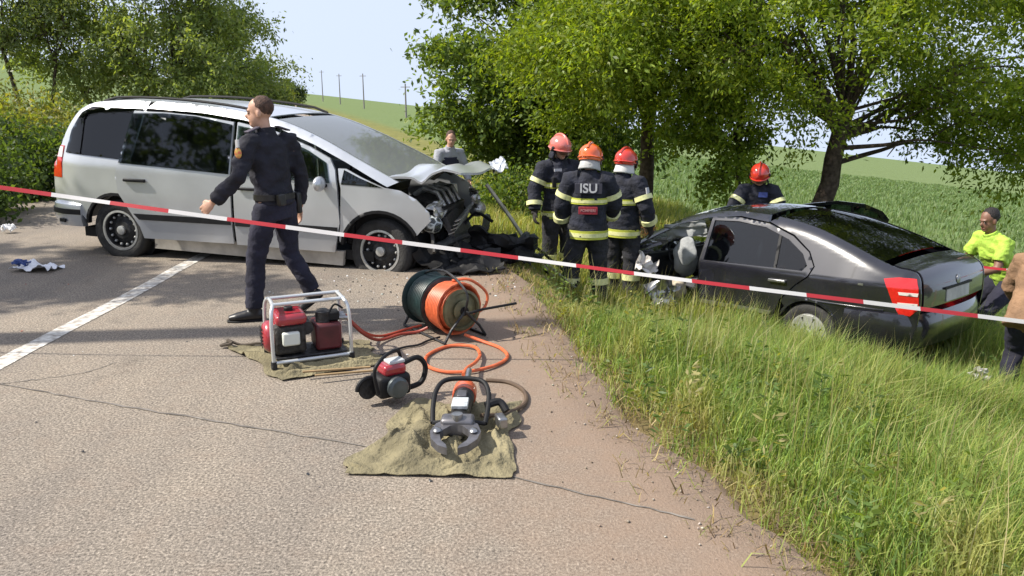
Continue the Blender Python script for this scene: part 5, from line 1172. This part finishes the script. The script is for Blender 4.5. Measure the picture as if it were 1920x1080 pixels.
# others
WSHIRT = pmat('white_shirt', (.30, .31, .34), .9, var=.12, bump=.3); VESTN = pmat('navy_vest', (.020, .022, .045), .9, var=.3)
root, P, jk, tr, body = person('man with brown hair and dark waistcoat standing behind the raised bonnet', (-1.02, 13.0), (.45, -.85),
    dict(hip=(0, -.12, .93), chest=(0, -.02, 1.26), neck=(0, .06, 1.46), head=(0, .11, 1.62), hf=(.35, .95, -.25), shl=(-.185, .03, 1.40), shr=(.185, .03, 1.40), elr=(.27, .10, 1.12), wrr=(.20, .34, 1.08), ell=(-.27, .05, 1.12), wrl=(-.26, .22, .93)),
    dict(skin=SKIN, jacket=WSHIRT, trousers=NAVYT, shoes=LEATHER, hair=HAIRB, bulk=.018, jname='shirt', collar=WSHIRT), H=1.76, seed=21)
vt = MB().ringpath([P['hip'] - Vector((0, -.02, .04)), P['hip'], P['hip'].lerp(P['chest'], .45), P['chest'], P['chest'].lerp(P['neck'], .55)], [(.192, .146), (.192, .144), (.180, .138), (.200, .148), (.175, .120)], (1, 0, 0), 22)
link('waistcoat', remeshed(vt, .014, 2, .006), VESTN, root)
HIVIS = pmat('hi_vis_cloth', (.38, .58, .07), .8, var=.25, vscale=8, bump=.4)
root, P, jk, tr, body = person('dark-haired man in bright yellow-green shirt beside the boot of the dark car', (5.47, 8.85), (-.92, -.12),
    dict(hip=(0, -.16, .80), chest=(0, .02, 1.10), neck=(0, .10, 1.29), head=(0, .15, 1.445), hf=(-.15, 1, -.25), shl=(-.19, .07, 1.24), shr=(.19, .07, 1.24), ell=(-.25, .18, .98), wrl=(-.20, .40, .92), elr=(.26, .14, .98), wrr=(.22, .36, .90), hil=(-.095, -.15, .79), hir=(.095, -.15, .79), knl=(-.15, .16, .47), knr=(.14, .16, .47), anl=(-.15, -.08, .09), anr=(.14, -.06, .09)),
    dict(skin=SKIN_D, jacket=HIVIS, trousers=NAVYT, shoes=LEATHER, hair=HAIRD, bulk=.018, jname='shirt', sleeve=0, collar=HIVIS, wrk=.018), H=1.90, seed=22)
BROWNJ = pmat('brown_jacket', (.23, .135, .075), .9, var=.3, vscale=9, bump=.5)
root, P, jk, tr, body = person('person in brown jacket and white shoes bending at the right edge', (4.72, 6.95), (.7, .65),
    dict(hip=(0, -.10, .90), chest=(0, .06, 1.18), neck=(0, .18, 1.36), head=(.02, .26, 1.50), hf=(.2, 1, -.5), hup=(0, .3, 1), shl=(-.185, .12, 1.31), shr=(.185, .12, 1.31), ell=(-.27, .20, 1.04), wrl=(-.22, .38, .88), elr=(.24, .24, 1.04), wrr=(.2, .42, .88),
         hil=(-.095, -.10, .87), hir=(.095, -.10, .87), knl=(-.14, .10, .49), knr=(.12, .12, .49), anl=(-.14, -.05, .09), anr=(.13, .02, .09)),
    dict(skin=SKIN, jacket=BROWNJ, trousers=NAVYT, shoes=pmat('white_shoe', (.72, .70, .66), .6, var=.15), hair=HAIRB, bulk=.034, hem=.16), H=1.78, seed=23)
# ================================================================== rescue tools on the road and small things
ORANGE = pmat('orange_hose', (.62, .13, .045), .45, var=.2, vscale=25)
GREENH = pmat('dark_green_hose', (.012, .035, .034), .45, var=.3, vscale=25)
KHAKI = pmat('khaki_tarp', (.215, .185, .105), .9, var=.4, vscale=5, bump=.7, bscale=60)
REDP = pmat('red_shroud', (.32, .020, .03), .3, coat=.7, var=.2, vscale=12)
CHROME = pmat('pale_tube', (.58, .60, .60), .35, .5)
OLIVE = pmat('olive_steel', (.16, .15, .08), .55, .3, var=.35, vscale=12)
TOOLM = pmat('tool_alloy', (.17, .165, .175), .42, .6, var=.3, vscale=18)
def sp3(pts, n=6): return [Vector(p) for p in smoothpts(pts, n)]
# --- tarps
def tarp(label, corners, seed, amp, mat=KHAKI, folds=()):
    """corners in order: near left, near right, far right, far left (metres on the road)"""
    c = [Vector((x, y, 0)) for x, y in corners]; ctr = sum(c, Vector()) / 4
    root = empty('tarp', (ctr.x, ctr.y, .006), label=label, cat='tarp')
    def f(u, v):
        e = .11 * noise.noise((u * 3, v * 3.4, seed)) * (1 if v > .08 else .25)
        p = c[0].lerp(c[1], u).lerp(c[3].lerp(c[2], u), v) - ctr
        p.x += e; p.y += .10 * noise.noise((u * 3.3 + 9, v * 3, seed)) * min(1, v * 4)
        z = amp * (.75 * max(0, noise.noise((u * 5 + seed, v * 4.2, 1.)) + .08) + .6 * (.5 - abs(noise.noise((u * 8, v * 6 + seed, 4.)))) ** 2 + .25 * abs(noise.noise((u * 19 + seed, v * 15, 2.)))) * (.25 + .75 * min(1, 6 * min(u, v, 1 - u, 1 - v)))
        for (a, b, w, h) in folds:
            a = Vector(a); b = Vector(b); d = b - a; q = Vector((u, v)); t = max(0, min(1, (q - a).dot(d) / d.length_squared)); dist = (q - a - d * t).length
            z += h * math.exp(-(dist / w) ** 2)
        return (p.x, p.y, .004 + z)
    gridsheet('cloth', 70, 60, f, mat, root, thick=lambda u, v: (0, 0, -.003), smooth=True)
    return root
tarp('khaki tarp spread under the hydraulic cutter', [(-.78, 3.42), (.0, 3.38), (.03, 4.28), (-.60, 4.32)], 2, .11,
     folds=[((.15, .75), (.42, .45), .035, .035), ((.42, .45), (.30, .30), .03, .03), ((.45, .62), (.62, .88), .03, .05), ((.1, .3), (.3, .55), .02, .02), ((.75, .7), (.95, .55), .03, .035)])
tarp('khaki tarp rumpled under the generator', [(-1.42, 4.66), (-.86, 4.95), (-1.02, 5.50), (-2.00, 5.34)], 5, .05,
     folds=[((.1, .06), (.98, .10), .02, .03), ((.05, .16), (.95, .24), .018, .025), ((.3, .02), (1, .02), .015, .02), ((.0, .7), (.2, .4), .03, .03)])
for k, (x, y, a, L) in enumerate([(-1.10, 4.76, 18, .42), (-1.02, 4.70, 20, .40)]):
    tag(MB().box((0, 0, 0), (L, .018, .012), (0, 0, 0)).build('wooden_stick', pmat('dry_wood', (.32, .22, .11), .85, var=.3), bevel=.003),
        ['upper of two thin wooden sticks lying beside the generator tarp', 'lower of two thin wooden sticks lying beside the generator tarp'][k], 'stick'); o = bpy.data.objects['wooden_stick' if k == 0 else 'wooden_stick.001']
    o.location = (x, y, .045); o.rotation_euler = (0, R(2), R(a))
# --- generator
g = empty('generator', (-1.36, 5.10, .018), (0, 0, R(24)), 'petrol hydraulic power pack with red engine inside a pale tube frame', 'generator')
fx, fy, fz = .25, .165, .40
for s in (-1, 1):
    lp = [(s * fx, -fy, .03), (s * fx, -fy, .24), (s * fx * .97, -fy * .9, .36), (s * fx * .9, -fy * .55, fz), (s * fx * .9, fy * .55, fz), (s * fx * .97, fy * .9, .36), (s * fx, fy, .24), (s * fx, fy, .03)]
    MB().tube(sp3(lp, 5), .0125, 10).build('frame_loop', CHROME, g)
    for yy in (-fy, fy): MB().cyl((s * fx, yy, .0), (s * fx, yy, .045), .02, n=12).build('rubber_foot', RUBBER, g)
for yy, zz in ((-fy, .035), (fy, .035), (-fy * .55, fz), (fy * .55, fz)): MB().cyl((-fx * .95, yy, zz), (fx * .95, yy, zz), .0125, n=10).build('frame_bar', CHROME, g)
MB().box((0, 0, .05), (.46, .28, .014)).build('base_plate', DARKM, g, bevel=.004)
en = MB().box((-.13, 0, .165), (.20, .25, .20)).build('engine_block', GREASY, g, bevel=.025)
MB().lathe([(.105, 0), (.105, .05), (.085, .075), (.05, .085), (.001, .085)], c=(-.21, 0, .17), axis=(-1, 0, 0), n=24).build('recoil_starter', REDP, en)
for k in range(6): MB().box((-.298, 0, .11 + .024 * k), (.006, .12 - .012 * abs(k - 2.5), .008)).build('starter_slot', TRIM, en)
MB().box((-.12, -.02, .30), (.20, .26, .075)).build('fuel_tank', REDP, g, bevel=.03, seg=3)
MB().lathe([(.03, 0), (.03, .02), (.024, .026), (.001, .026)], c=(-.12, -.02, .338), n=16).build('fuel_cap', TRIM, g)
MB().box((-.13, -.145, .18), (.11, .04, .09)).build('air_filter', pmat('cream_plastic', (.62, .64, .58), .5), g, bevel=.012)
MB().cyl((-.02, .06, .22), (-.02, -.08, .22), .045, n=16).build('muffler', DARKM, g)
MB().box((.12, .0, .15), (.17, .22, .18)).build('oil_tank', pmat('dark_red_tank', (.10, .016, .02), .5, var=.4), g, bevel=.02)
MB().lathe([(.05, 0), (.05, .07), (.03, .085), (.001, .085)], c=(.10, -.03, .24), n=18).build('pump_head', DARKM, g)
MB().box((.16, -.02, .275), (.09, .10, .06)).build('valve_block', TRIM, g, bevel=.01)
for yy in (-.06, .0, .06): MB().cyl((.20, yy, .26), (.255, yy, .255), .013, n=10).build('coupling', STEEL, g)
MB().tube(sp3([(.14, -.04, .30), (.18, -.04, .35), (.23, -.05, .32)], 4), .007, 6).build('control_lever', TRIM, g)
# --- hose reel
AX = Vector((.60, -.80, 0)).normalized(); RZ = .215
rl = empty('hose_reel', (-.50, 5.72, .0), (0, 0, 0), 'double hose reel with orange and dark green hose wound side by side', 'hose reel')
cz = Vector((0, 0, RZ + .02))
def disc(y0, y1, r, name, mat, hole=.0): return MB().lathe([(hole or .001, y0), (r * .96, y0), (r, y0 + .004), (r, y1 - .004), (r * .96, y1), (hole or .001, y1)], c=cz, axis=AX, n=40, cap=False).build(name, mat, rl, smooth=40)
disc(-.30, -.285, .225, 'side_disc', GREENH); disc(-.01, .0, .215, 'divider_disc', DARKM); d3 = disc(.235, .245, .165, 'side_disc', OLIVE)
MB().lathe([(.155, .246), (.165, .262), (.145, .268), (.135, .25)], c=cz, axis=AX, n=36, cap=False).build('disc_rim', OLIVE, d3)
MB().lathe([(.08, .246), (.085, .275), (.05, .285), (.001, .285)], c=cz, axis=AX, n=28).build('hub', OLIVE, d3)
MB().lathe([(.035, .284), (.035, .30), (.001, .30)], c=cz, axis=AX, n=18).build('hub_cap', TRIM, d3)
MB().lathe([(.10, -.29), (.10, .24)], c=cz, axis=AX, n=24).build('drum', DARKM, rl)
def coil(y0, y1, r0, r1, n, mat, name):
    a = AX.orthogonal().normalized(); b = AX.cross(a); out = []
    steps = int(n * 20)
    for i in range(steps + 1):
        t = i / steps; th = t * n * 2 * math.pi; lay = (t * 3) % 1; yy = y0 + (y1 - y0) * (lay if int(t * 3) % 2 == 0 else 1 - lay); r = r0 + (r1 - r0) * t
        out.append(cz + AX * yy + (a * math.cos(th) + b * math.sin(th)) * r)
    return MB().tube(out, .0115, 7).build(name, mat, rl)
coil(.015, .22, .13, .205, 24, ORANGE, 'orange_hose'); coil(-.27, -.025, .13, .21, 27, GREENH, 'green_hose')
SD = Vector((-AX.y, AX.x, 0))
for yy in (-.33, .30):
    for s in (-1, 1): MB().tube([cz + AX * yy, cz + AX * yy + SD * s * .13 - Vector((0, 0, .13)), AX * yy + SD * s * .19 + Vector((0, 0, .012))], .011, 8).build('stand_leg', DARKM, rl)
for s in (-1, 1): MB().cyl(AX * -.33 + SD * s * .19 + Vector((0, 0, .012)), AX * .30 + SD * s * .19 + Vector((0, 0, .012)), .011, n=8).build('base_bar', DARKM, rl)
MB().tube([cz + AX * .28, cz + AX * .36, cz + AX * .36 + Vector((.10, .04, .02)), cz + AX * .36 + Vector((.36, .22, .02))], .011, 8).build('crank', TRIM, rl)
MB().tube(sp3([cz + AX * .12 + Vector((0, 0, .21)), cz + AX * .18 + Vector((.10, .05, .22)), cz + AX * .2 + Vector((.22, .12, .10)), cz + AX * .2 + Vector((.20, .10, -.02)), cz + AX * .2 + Vector((.08, .02, -.06))], 6), .0115, 8).build('loose_strand', ORANGE, rl)
MB().tube(sp3([cz + AX * -.31 + SD * .0 + Vector((0, 0, .0)), cz + AX * -.36 + Vector((0, 0, .16)), cz + Vector((0, 0, .27)), cz + AX * .32 + Vector((0, 0, .16)), cz + AX * .30], 6), .010, 8).build('carry_bow', DARKM, rl)
rl.scale = (.92, .92, .92)
# --- hoses on the ground
def hose(label, pts, r, mat, n=8):
    o = MB().tube(sp3(pts, n), r, 8).build('hydraulic_hose', mat); return tag(o, label, 'hose', 'hydraulic hoses on the road')
hose('orange hose looping on the road from the reel to the cutter', [(-.34, 5.48, .05), (-.20, 5.42, .016), (-.08, 5.28, .014), (-.03, 5.10, .014), (-.10, 4.93, .016), (-.26, 4.80, .02), (-.43, 4.80, .016), (-.555, 4.93, .014), (-.565, 5.14, .014), (-.44, 5.33, .014), (-.27, 5.28, .026), (-.215, 5.10, .03), (-.235, 4.90, .045), (-.275, 4.66, .09), (-.285, 4.42, .135)], .0115, ORANGE)
hose('red-brown hose running straight between generator and reel', [(-1.12, 5.20, .26), (-1.02, 5.27, .12), (-.94, 5.42, .03), (-.82, 5.60, .016), (-.70, 5.66, .016), (-.62, 5.66, .05)], .0115, pmat('red_brown_hose', (.30, .05, .03), .5, var=.2))
hose('second red hose lying behind the generator', [(-1.14, 5.26, .26), (-1.04, 5.38, .10), (-.95, 5.56, .016), (-.80, 5.72, .014), (-.68, 5.78, .03)], .010, pmat('red_hose', (.40, .06, .03), .5, var=.2))
hose('dark thin hose curling between generator and reel', [(-.98, 5.06, .02), (-.88, 5.14, .012), (-.76, 5.30, .012), (-.66, 5.36, .012), (-.60, 5.46, .012), (-.52, 5.52, .02)], .008, TRIM)
hose('dark brown hose curving in an arc right of the cutter', [(-.16, 4.66, .012), (-.02, 4.62, .012), (.07, 4.47, .013), (.075, 4.28, .014), (.0, 4.12, .03), (-.08, 4.02, .05), (-.16, 3.92, .09)], .0125, pmat('hose_shadow_brown', (.10, .065, .04), .6, var=.3))  # dark arc follows the cast shadow of the cutter's hose, built as a tube
# --- hydraulic cutter
ct = empty('hydraulic_cutter', (-.27, 3.93, .035), (0, 0, R(178)), 'hydraulic cutter with orange collar and open steel jaws pointing at the viewer', 'rescue tool')
MB().lathe([(.017, 0), (.017, .14), (.024, .145), (.024, .17), (.017, .175)], c=(0, -.52, .115), axis=(0, 1, -.10), n=14).build('hose_tail', STEEL, ct)
MB().lathe([(.030, 0), (.034, .02), (.034, .045), (.028, .05)], c=(0, -.36, .10), axis=(0, 1, -.1), n=16).build('coupling', STEEL, ct)
MB().lathe([(.028, 0), (.050, .015), (.064, .05), (.068, .10), (.066, .13), (.058, .135)], c=(0, -.325, .095), axis=(0, 1, -.12), n=24).build('grip_collar', pmat('tool_orange', (.66, .12, .05), .35, coat=.5, var=.15), ct)
MB().lathe([(.058, 0), (.058, .06), (.052, .07), (.052, .30), (.06, .31), (.06, .34)], c=(0, -.19, .082), axis=(0, 1, -.08), n=24).build('body', DARKM, ct)
MB().box((0, .02, .128), (.085, .10, .022), (-5, 0, 0)).build('label_plate', pmat('label_silver', (.62, .65, .65), .4, .3, var=.3, vscale=50), ct, bevel=.004)
MB().box((0, -.09, .136), (.05, .07, .014), (-5, 0, 0)).build('valve_cover', TOOLM, ct, bevel=.004)
hp = [(-.135, .10, .05), (-.145, .0, .10), (-.14, -.10, .15), (-.10, -.175, .18), (0, -.195, .185), (.10, -.175, .18), (.14, -.10, .15), (.145, .0, .10), (.135, .10, .05)]
MB().tube(sp3(hp, 5), .0135, 10).build('carry_handle', TRIM, ct)
for s in (-1, 1): MB().cyl((s * .135, .10, .05), (s * .05, .12, .07), .012, n=8).build('handle_bracket', TRIM, ct)
MB().box((0, .155, .065), (.17, .10, .095)).build('jaw_yoke', TOOLM, ct, bevel=.018)
MB().cyl((0, .175, .005), (0, .175, .135), .028, n=18).build('pivot_bolt', STEEL, ct)
for s in (-1, 1):
    pl = [(0.0, .15), (.06, .14), (.125, .20), (.150, .29), (.135, .38), (.085, .455), (.030, .485), (.040, .445), (.075, .395), (.088, .335), (.075, .275), (.035, .225), (0, .215)]
    pl = [(s * a * .84, .15 + (b - .15) * .82) for a, b in pl]
    o = flatpanel('jaw', pl, lambda a, b: (a, b, .092 - .10 * (b - .15)), TOOLM, ct, (), .03, (0, 0, -.038), flip=(s < 0), smooth=30)
    MB().ell((s * .09, .27, .088), (.022, .03, .012), 10, 6).build('jaw_boss', STEEL, ct)
MB().tube(sp3([(-.13, -.02, .10), (-.20, -.05, .11), (-.24, -.02, .07)], 5), .022, 8).build('control_grip', TRIM, ct)
MB().box((-.215, .06, .05), (.05, .09, .06), (0, 0, 20)).build('trigger_block', STEEL, ct, bevel=.01)
# --- small power tool behind it
pt = empty('petrol_tool', (-.70, 4.34, .018), (0, 0, R(35)), 'small petrol disc cutter with red top cover and black handles', 'power tool')
MB().box((0, 0, .095), (.20, .15, .13)).build('housing', TRIM, pt, bevel=.025, seg=3)
MB().box((.01, 0, .185), (.14, .12, .065)).build('top_cover', REDP, pt, bevel=.022, seg=3)
MB().box((.03, .0, .225), (.10, .08, .02)).build('air_filter_lid', pmat('grey_lid', (.45, .47, .47), .5), pt, bevel=.006)
MB().tube(sp3([(-.11, -.07, .07), (-.13, -.07, .20), (-.09, -.06, .26), (.0, 0, .275), (.09, .06, .25), (.11, .07, .13)], 5), .011, 8).build('front_handle', TRIM, pt)
MB().tube(sp3([(.09, 0, .20), (.18, 0, .215), (.23, 0, .15), (.20, 0, .06), (.10, 0, .04)], 5), .016, 8).build('rear_handle', TRIM, pt)
MB().lathe([(.062, 0), (.062, .03), (.05, .045), (.001, .048)], c=(0, -.078, .095), axis=(0, -1, 0), n=24).build('starter_cover', pmat('starter_grey', (.10, .12, .125), .4, .3, var=.3), pt)
MB().lathe([(.001, -.003), (.06, -.003), (.06, .003), (.001, .003)], c=(-.125, .03, .075), axis=(0, 1, 0), n=32).build('cutting_disc', DARKM, pt)
MB().tube([(-.125 + .068 * math.cos(R(t)), .03, .075 + .068 * math.sin(R(t))) for t in range(10, 181, 17)], .014, 8).build('disc_guard', TRIM, pt)
MB().cyl((-.03, .08, .13), (.05, .085, .13), .03, n=14).build('muffler', STEEL, pt)
# --- strap by the generator
tag(MB().tube(sp3([(-2.02, 5.40, .012), (-1.98, 5.36, .03), (-2.03, 5.32, .02), (-1.95, 5.31, .04), (-1.99, 5.35, .05), (-1.90, 5.36, .012), (-1.78, 5.34, .03), (-1.70, 5.36, .012)], 6), .011, 6).build('webbing_strap', pmat('strap_brown', (.07, .055, .04), .9, var=.4)), 'dark tangled strap lying left of the generator', 'strap')

# --- barrier tape
def tape_mat():
    m = bpy.data.materials.new('barrier_tape_print'); m.use_nodes = True; nt = m.node_tree; b = nt.nodes['Principled BSDF']; N = nt.nodes.new; L = nt.links.new
    a = N('ShaderNodeAttribute'); a.attribute_name = 'col'; L(a.outputs['Color'], b.inputs['Base Color']); b.inputs['Roughness'].default_value = .35
    t = N('ShaderNodeBsdfTranslucent'); L(a.outputs['Color'], t.inputs[0]); mx = N('ShaderNodeMixShader'); mx.inputs[0].default_value = .3
    L(b.outputs[0], mx.inputs[1]); L(t.outputs[0], mx.inputs[2]); L(mx.outputs[0], nt.nodes['Material Output'].inputs[0]); return m
TAPE = tape_mat()
def tape(label, A, B, sag, seg, phase, w=.027, n_per=6, seed=0):
    A = Vector(A); B = Vector(B); L = (B - A).length; n = int(L / seg * n_per); v = []; c = []; f = []
    d = (B - A).normalized(); side = Vector((-d.y, d.x, 0)).normalized()
    for i in range(n):
        for e in (0, 1):
            t = (i + e) / n; p = A.lerp(B, t); p.z -= sag * 4 * t * (1 - t)
            tw = R(32 + 26 * noise.noise((t * 6, seed, 0)) + 10 * noise.noise((t * 25, seed, 2))); o = Vector((0, 0, 1)) * math.cos(tw) + side * math.sin(tw)
            p += side * .02 * noise.noise((t * 9, seed, 4))
            for q in (-.5, -.3, .3, .5): v.append(p + o * q * w)
        k = int((i / n_per) + phase) % 2
        red = (.50, .035, .045); white = (.72, .70, .69)
        for q in range(2):
            c += [red if k else white] * 4
        b = i * 8
        for q in range(3): f.append((b + q, b + q + 4, b + q + 5, b + q + 1))
    me = np_mesh('barrier_tape', np.array([tuple(x) for x in v]), np.array(f), np.array(c))
    o = link('barrier_tape', me, TAPE); return tag(o, label, 'barrier tape')
tape('red and white barrier tape stretched across the whole scene', (-7.2, 5.12, 1.74), (6.42, 4.86, -.05), .075, .37, .35)
tape('short length of barrier tape beside the man in the yellow-green shirt', (4.85, 8.30, -.06), (7.3, 7.9, -.16), .03, .37, 1, seed=4)
for k, (x, y, h, lab) in enumerate([(6.45, 4.86, 1.05, 'wooden stake holding the long barrier tape right of the picture'), (7.33, 7.9, 1.0, 'wooden stake holding the short barrier tape right of the picture')]):
    z = Z(x, y); o = MB().box((0, 0, h / 2 - .1), (.045, .045, h + .2)).build('wooden_stake', pmat('stake_wood', (.30, .22, .13), .9, var=.3), bevel=.004); o.location = (x, y, z); tag(o, lab, 'stake')

# --- litter and wreckage on the ground
pb = empty('plastic_bag', (-4.75, 7.82, .0), (0, 0, R(-8)), 'crumpled white plastic bag with blue print lying on the road', 'litter')
crumple('bag_film', (0, 0, .035), (.42, .26, 0), pmat('bag_white', (.75, .76, .80), .4, var=.12), pb, 21, .07, (0, 0, 0), 22, .003)
crumple('bag_print', (-.13, -.04, .085), (.14, .09, 0), pmat('bag_blue', (.05, .09, .28), .4, var=.3), pb, 22, .06, (12, 0, 20), 10, .003)
cc = crumple('crumpled_cup', (0, 0, 0), (.14, .10, 0), pmat('cup_white', (.8, .8, .8), .5), None, 23, .09, (0, 0, 0), 12, .004); cc.location = (-6.34, 9.95, .06); tag(cc, 'small crumpled white cup at the left road edge', 'litter')
def loose(name, label, loc, rot, size, mat, seed, amp, cat='wreckage', n=14):
    o = crumple(name, (0, 0, 0), size, mat, None, seed, amp, (0, 0, 0), n); o.location = (loc[0], loc[1], Z(loc[0], loc[1]) + loc[2]); o.rotation_euler = [R(a) for a in rot]; return tag(o, label, cat, 'torn car parts on the verge')
loose('bumper_cover', 'black torn bumper cover lying at the front of the van', (-.12, 8.12, .18), (70, 8, -12), (.7, .28, 0), TRIM, 31, .16)
loose('undertray', 'flat black undertray lying on the ground below the smashed van', (-.42, 7.75, .09), (12, -4, 10), (.65, .4, 0), TRIM, 32, .10)
loose('wheel_arch_liner', 'dark crumpled arch liner leaning behind the torn bumper', (.12, 8.40, .20), (50, 10, 30), (.34, .3, 0), pmat('liner_dark', (.025, .03, .028), .7, var=.4), 33, .2)
br = empty('broken_grille', (.30, 8.9, Z(.3, 8.9) + .05), (R(25), R(38), R(-15)), 'broken front grille with pale bars leaning on the grass by the van', 'wreckage', 'torn car parts on the verge')
for k in range(5): MB().box((.0, .10 * k - .2, .12), (.85, .02, .03)).build('bar', [TRIM, ALU][k % 2], br, bevel=.004)
for x in (-.4, 0, .4): MB().box((x, 0, .10), (.025, .46, .03)).build('upright', TRIM, br)
bb = MB().tube(sp3([(-.28, 8.75, Z(-.28, 8.75) + .75), (.0, 8.8, Z(0, 8.8) + .42), (.30, 8.85, Z(.3, 8.85) + .22), (.62, 8.9, Z(.62, 8.9) + .16)], 5), [.022] * 16, 8).build('bent_rail', pmat('pale_rail', (.42, .40, .32), .5, .4, var=.3)); tag(bb, 'bent pale metal rail pointing from the van into the grass', 'wreckage', 'torn car parts on the verge')
loose('headlight_shard', 'pale broken headlight piece beside the nose of the dark car', (1.62, 9.35, .55), (40, 20, 0), (.26, .22, 0), WHITEL, 34, .14, n=10)
loose('torn_fender', 'torn grey metal sheet in the grass before the dark car', (1.72, 8.85, .32), (60, 0, 40), (.45, .30, 0), STEEL, 35, .18)
loose('rag', 'small pale rag in the grass near the right edge', (4.12, 6.62, .33), (50, 20, 10), (.13, .10, 0), pmat('rag_grey', (.4, .39, .37), .9), 36, .1, 'rag', 12)

# --- broken glass and plastic crumbs on the road before the van
n = 420; ex = np.abs(RNG.normal(0, 1, n)); xy = np.stack([-.75 + RNG.normal(0, .75, n), 7.15 + RNG.normal(0, .42, n)], 1)
xy2 = np.stack([RNG.uniform(-6, .3, 70), RNG.uniform(3.2, 8.5, 70)], 1); xy = np.concatenate([xy, xy2]); xy = xy[xy[:, 0] < xright(xy[:, 1]) - .05]; n = len(xy)
sz = RNG.uniform(.004, .016, n); an_ = RNG.uniform(0, 6.28, n)
tri = np.array([(1, 0, 0), (-.5, .8, 0), (-.6, -.7, 0), (.1, .1, .7)]); O = tri[None] * sz[:, None, None] * RNG.uniform(.5, 1.3, (n, 4, 1))
Ox = O[..., 0] * np.cos(an_)[:, None] - O[..., 1] * np.sin(an_)[:, None]; Oy = O[..., 0] * np.sin(an_)[:, None] + O[..., 1] * np.cos(an_)[:, None]
V = np.stack([Ox + xy[:, 0:1], Oy + xy[:, 1:2], O[..., 2] + .004], -1).reshape(-1, 3)
F = ((np.arange(n) * 4)[:, None, None] + np.array([(0, 1, 3), (1, 2, 3), (2, 0, 3)])[None]).reshape(-1, 3)
tag(link('glass_crumbs', np_mesh('glass_crumbs', V, F, np.repeat(mixcols(n, [(.5, .52, .5), (.03, .03, .03), (.22, .19, .16), (.35, .10, .06)], (2, 3, 3, .3)), 4, 0)), attr_leaf('crumb', .3, 0., .6)), 'broken glass and plastic crumbs strewn over the road before the van', 'debris', kind='stuff')
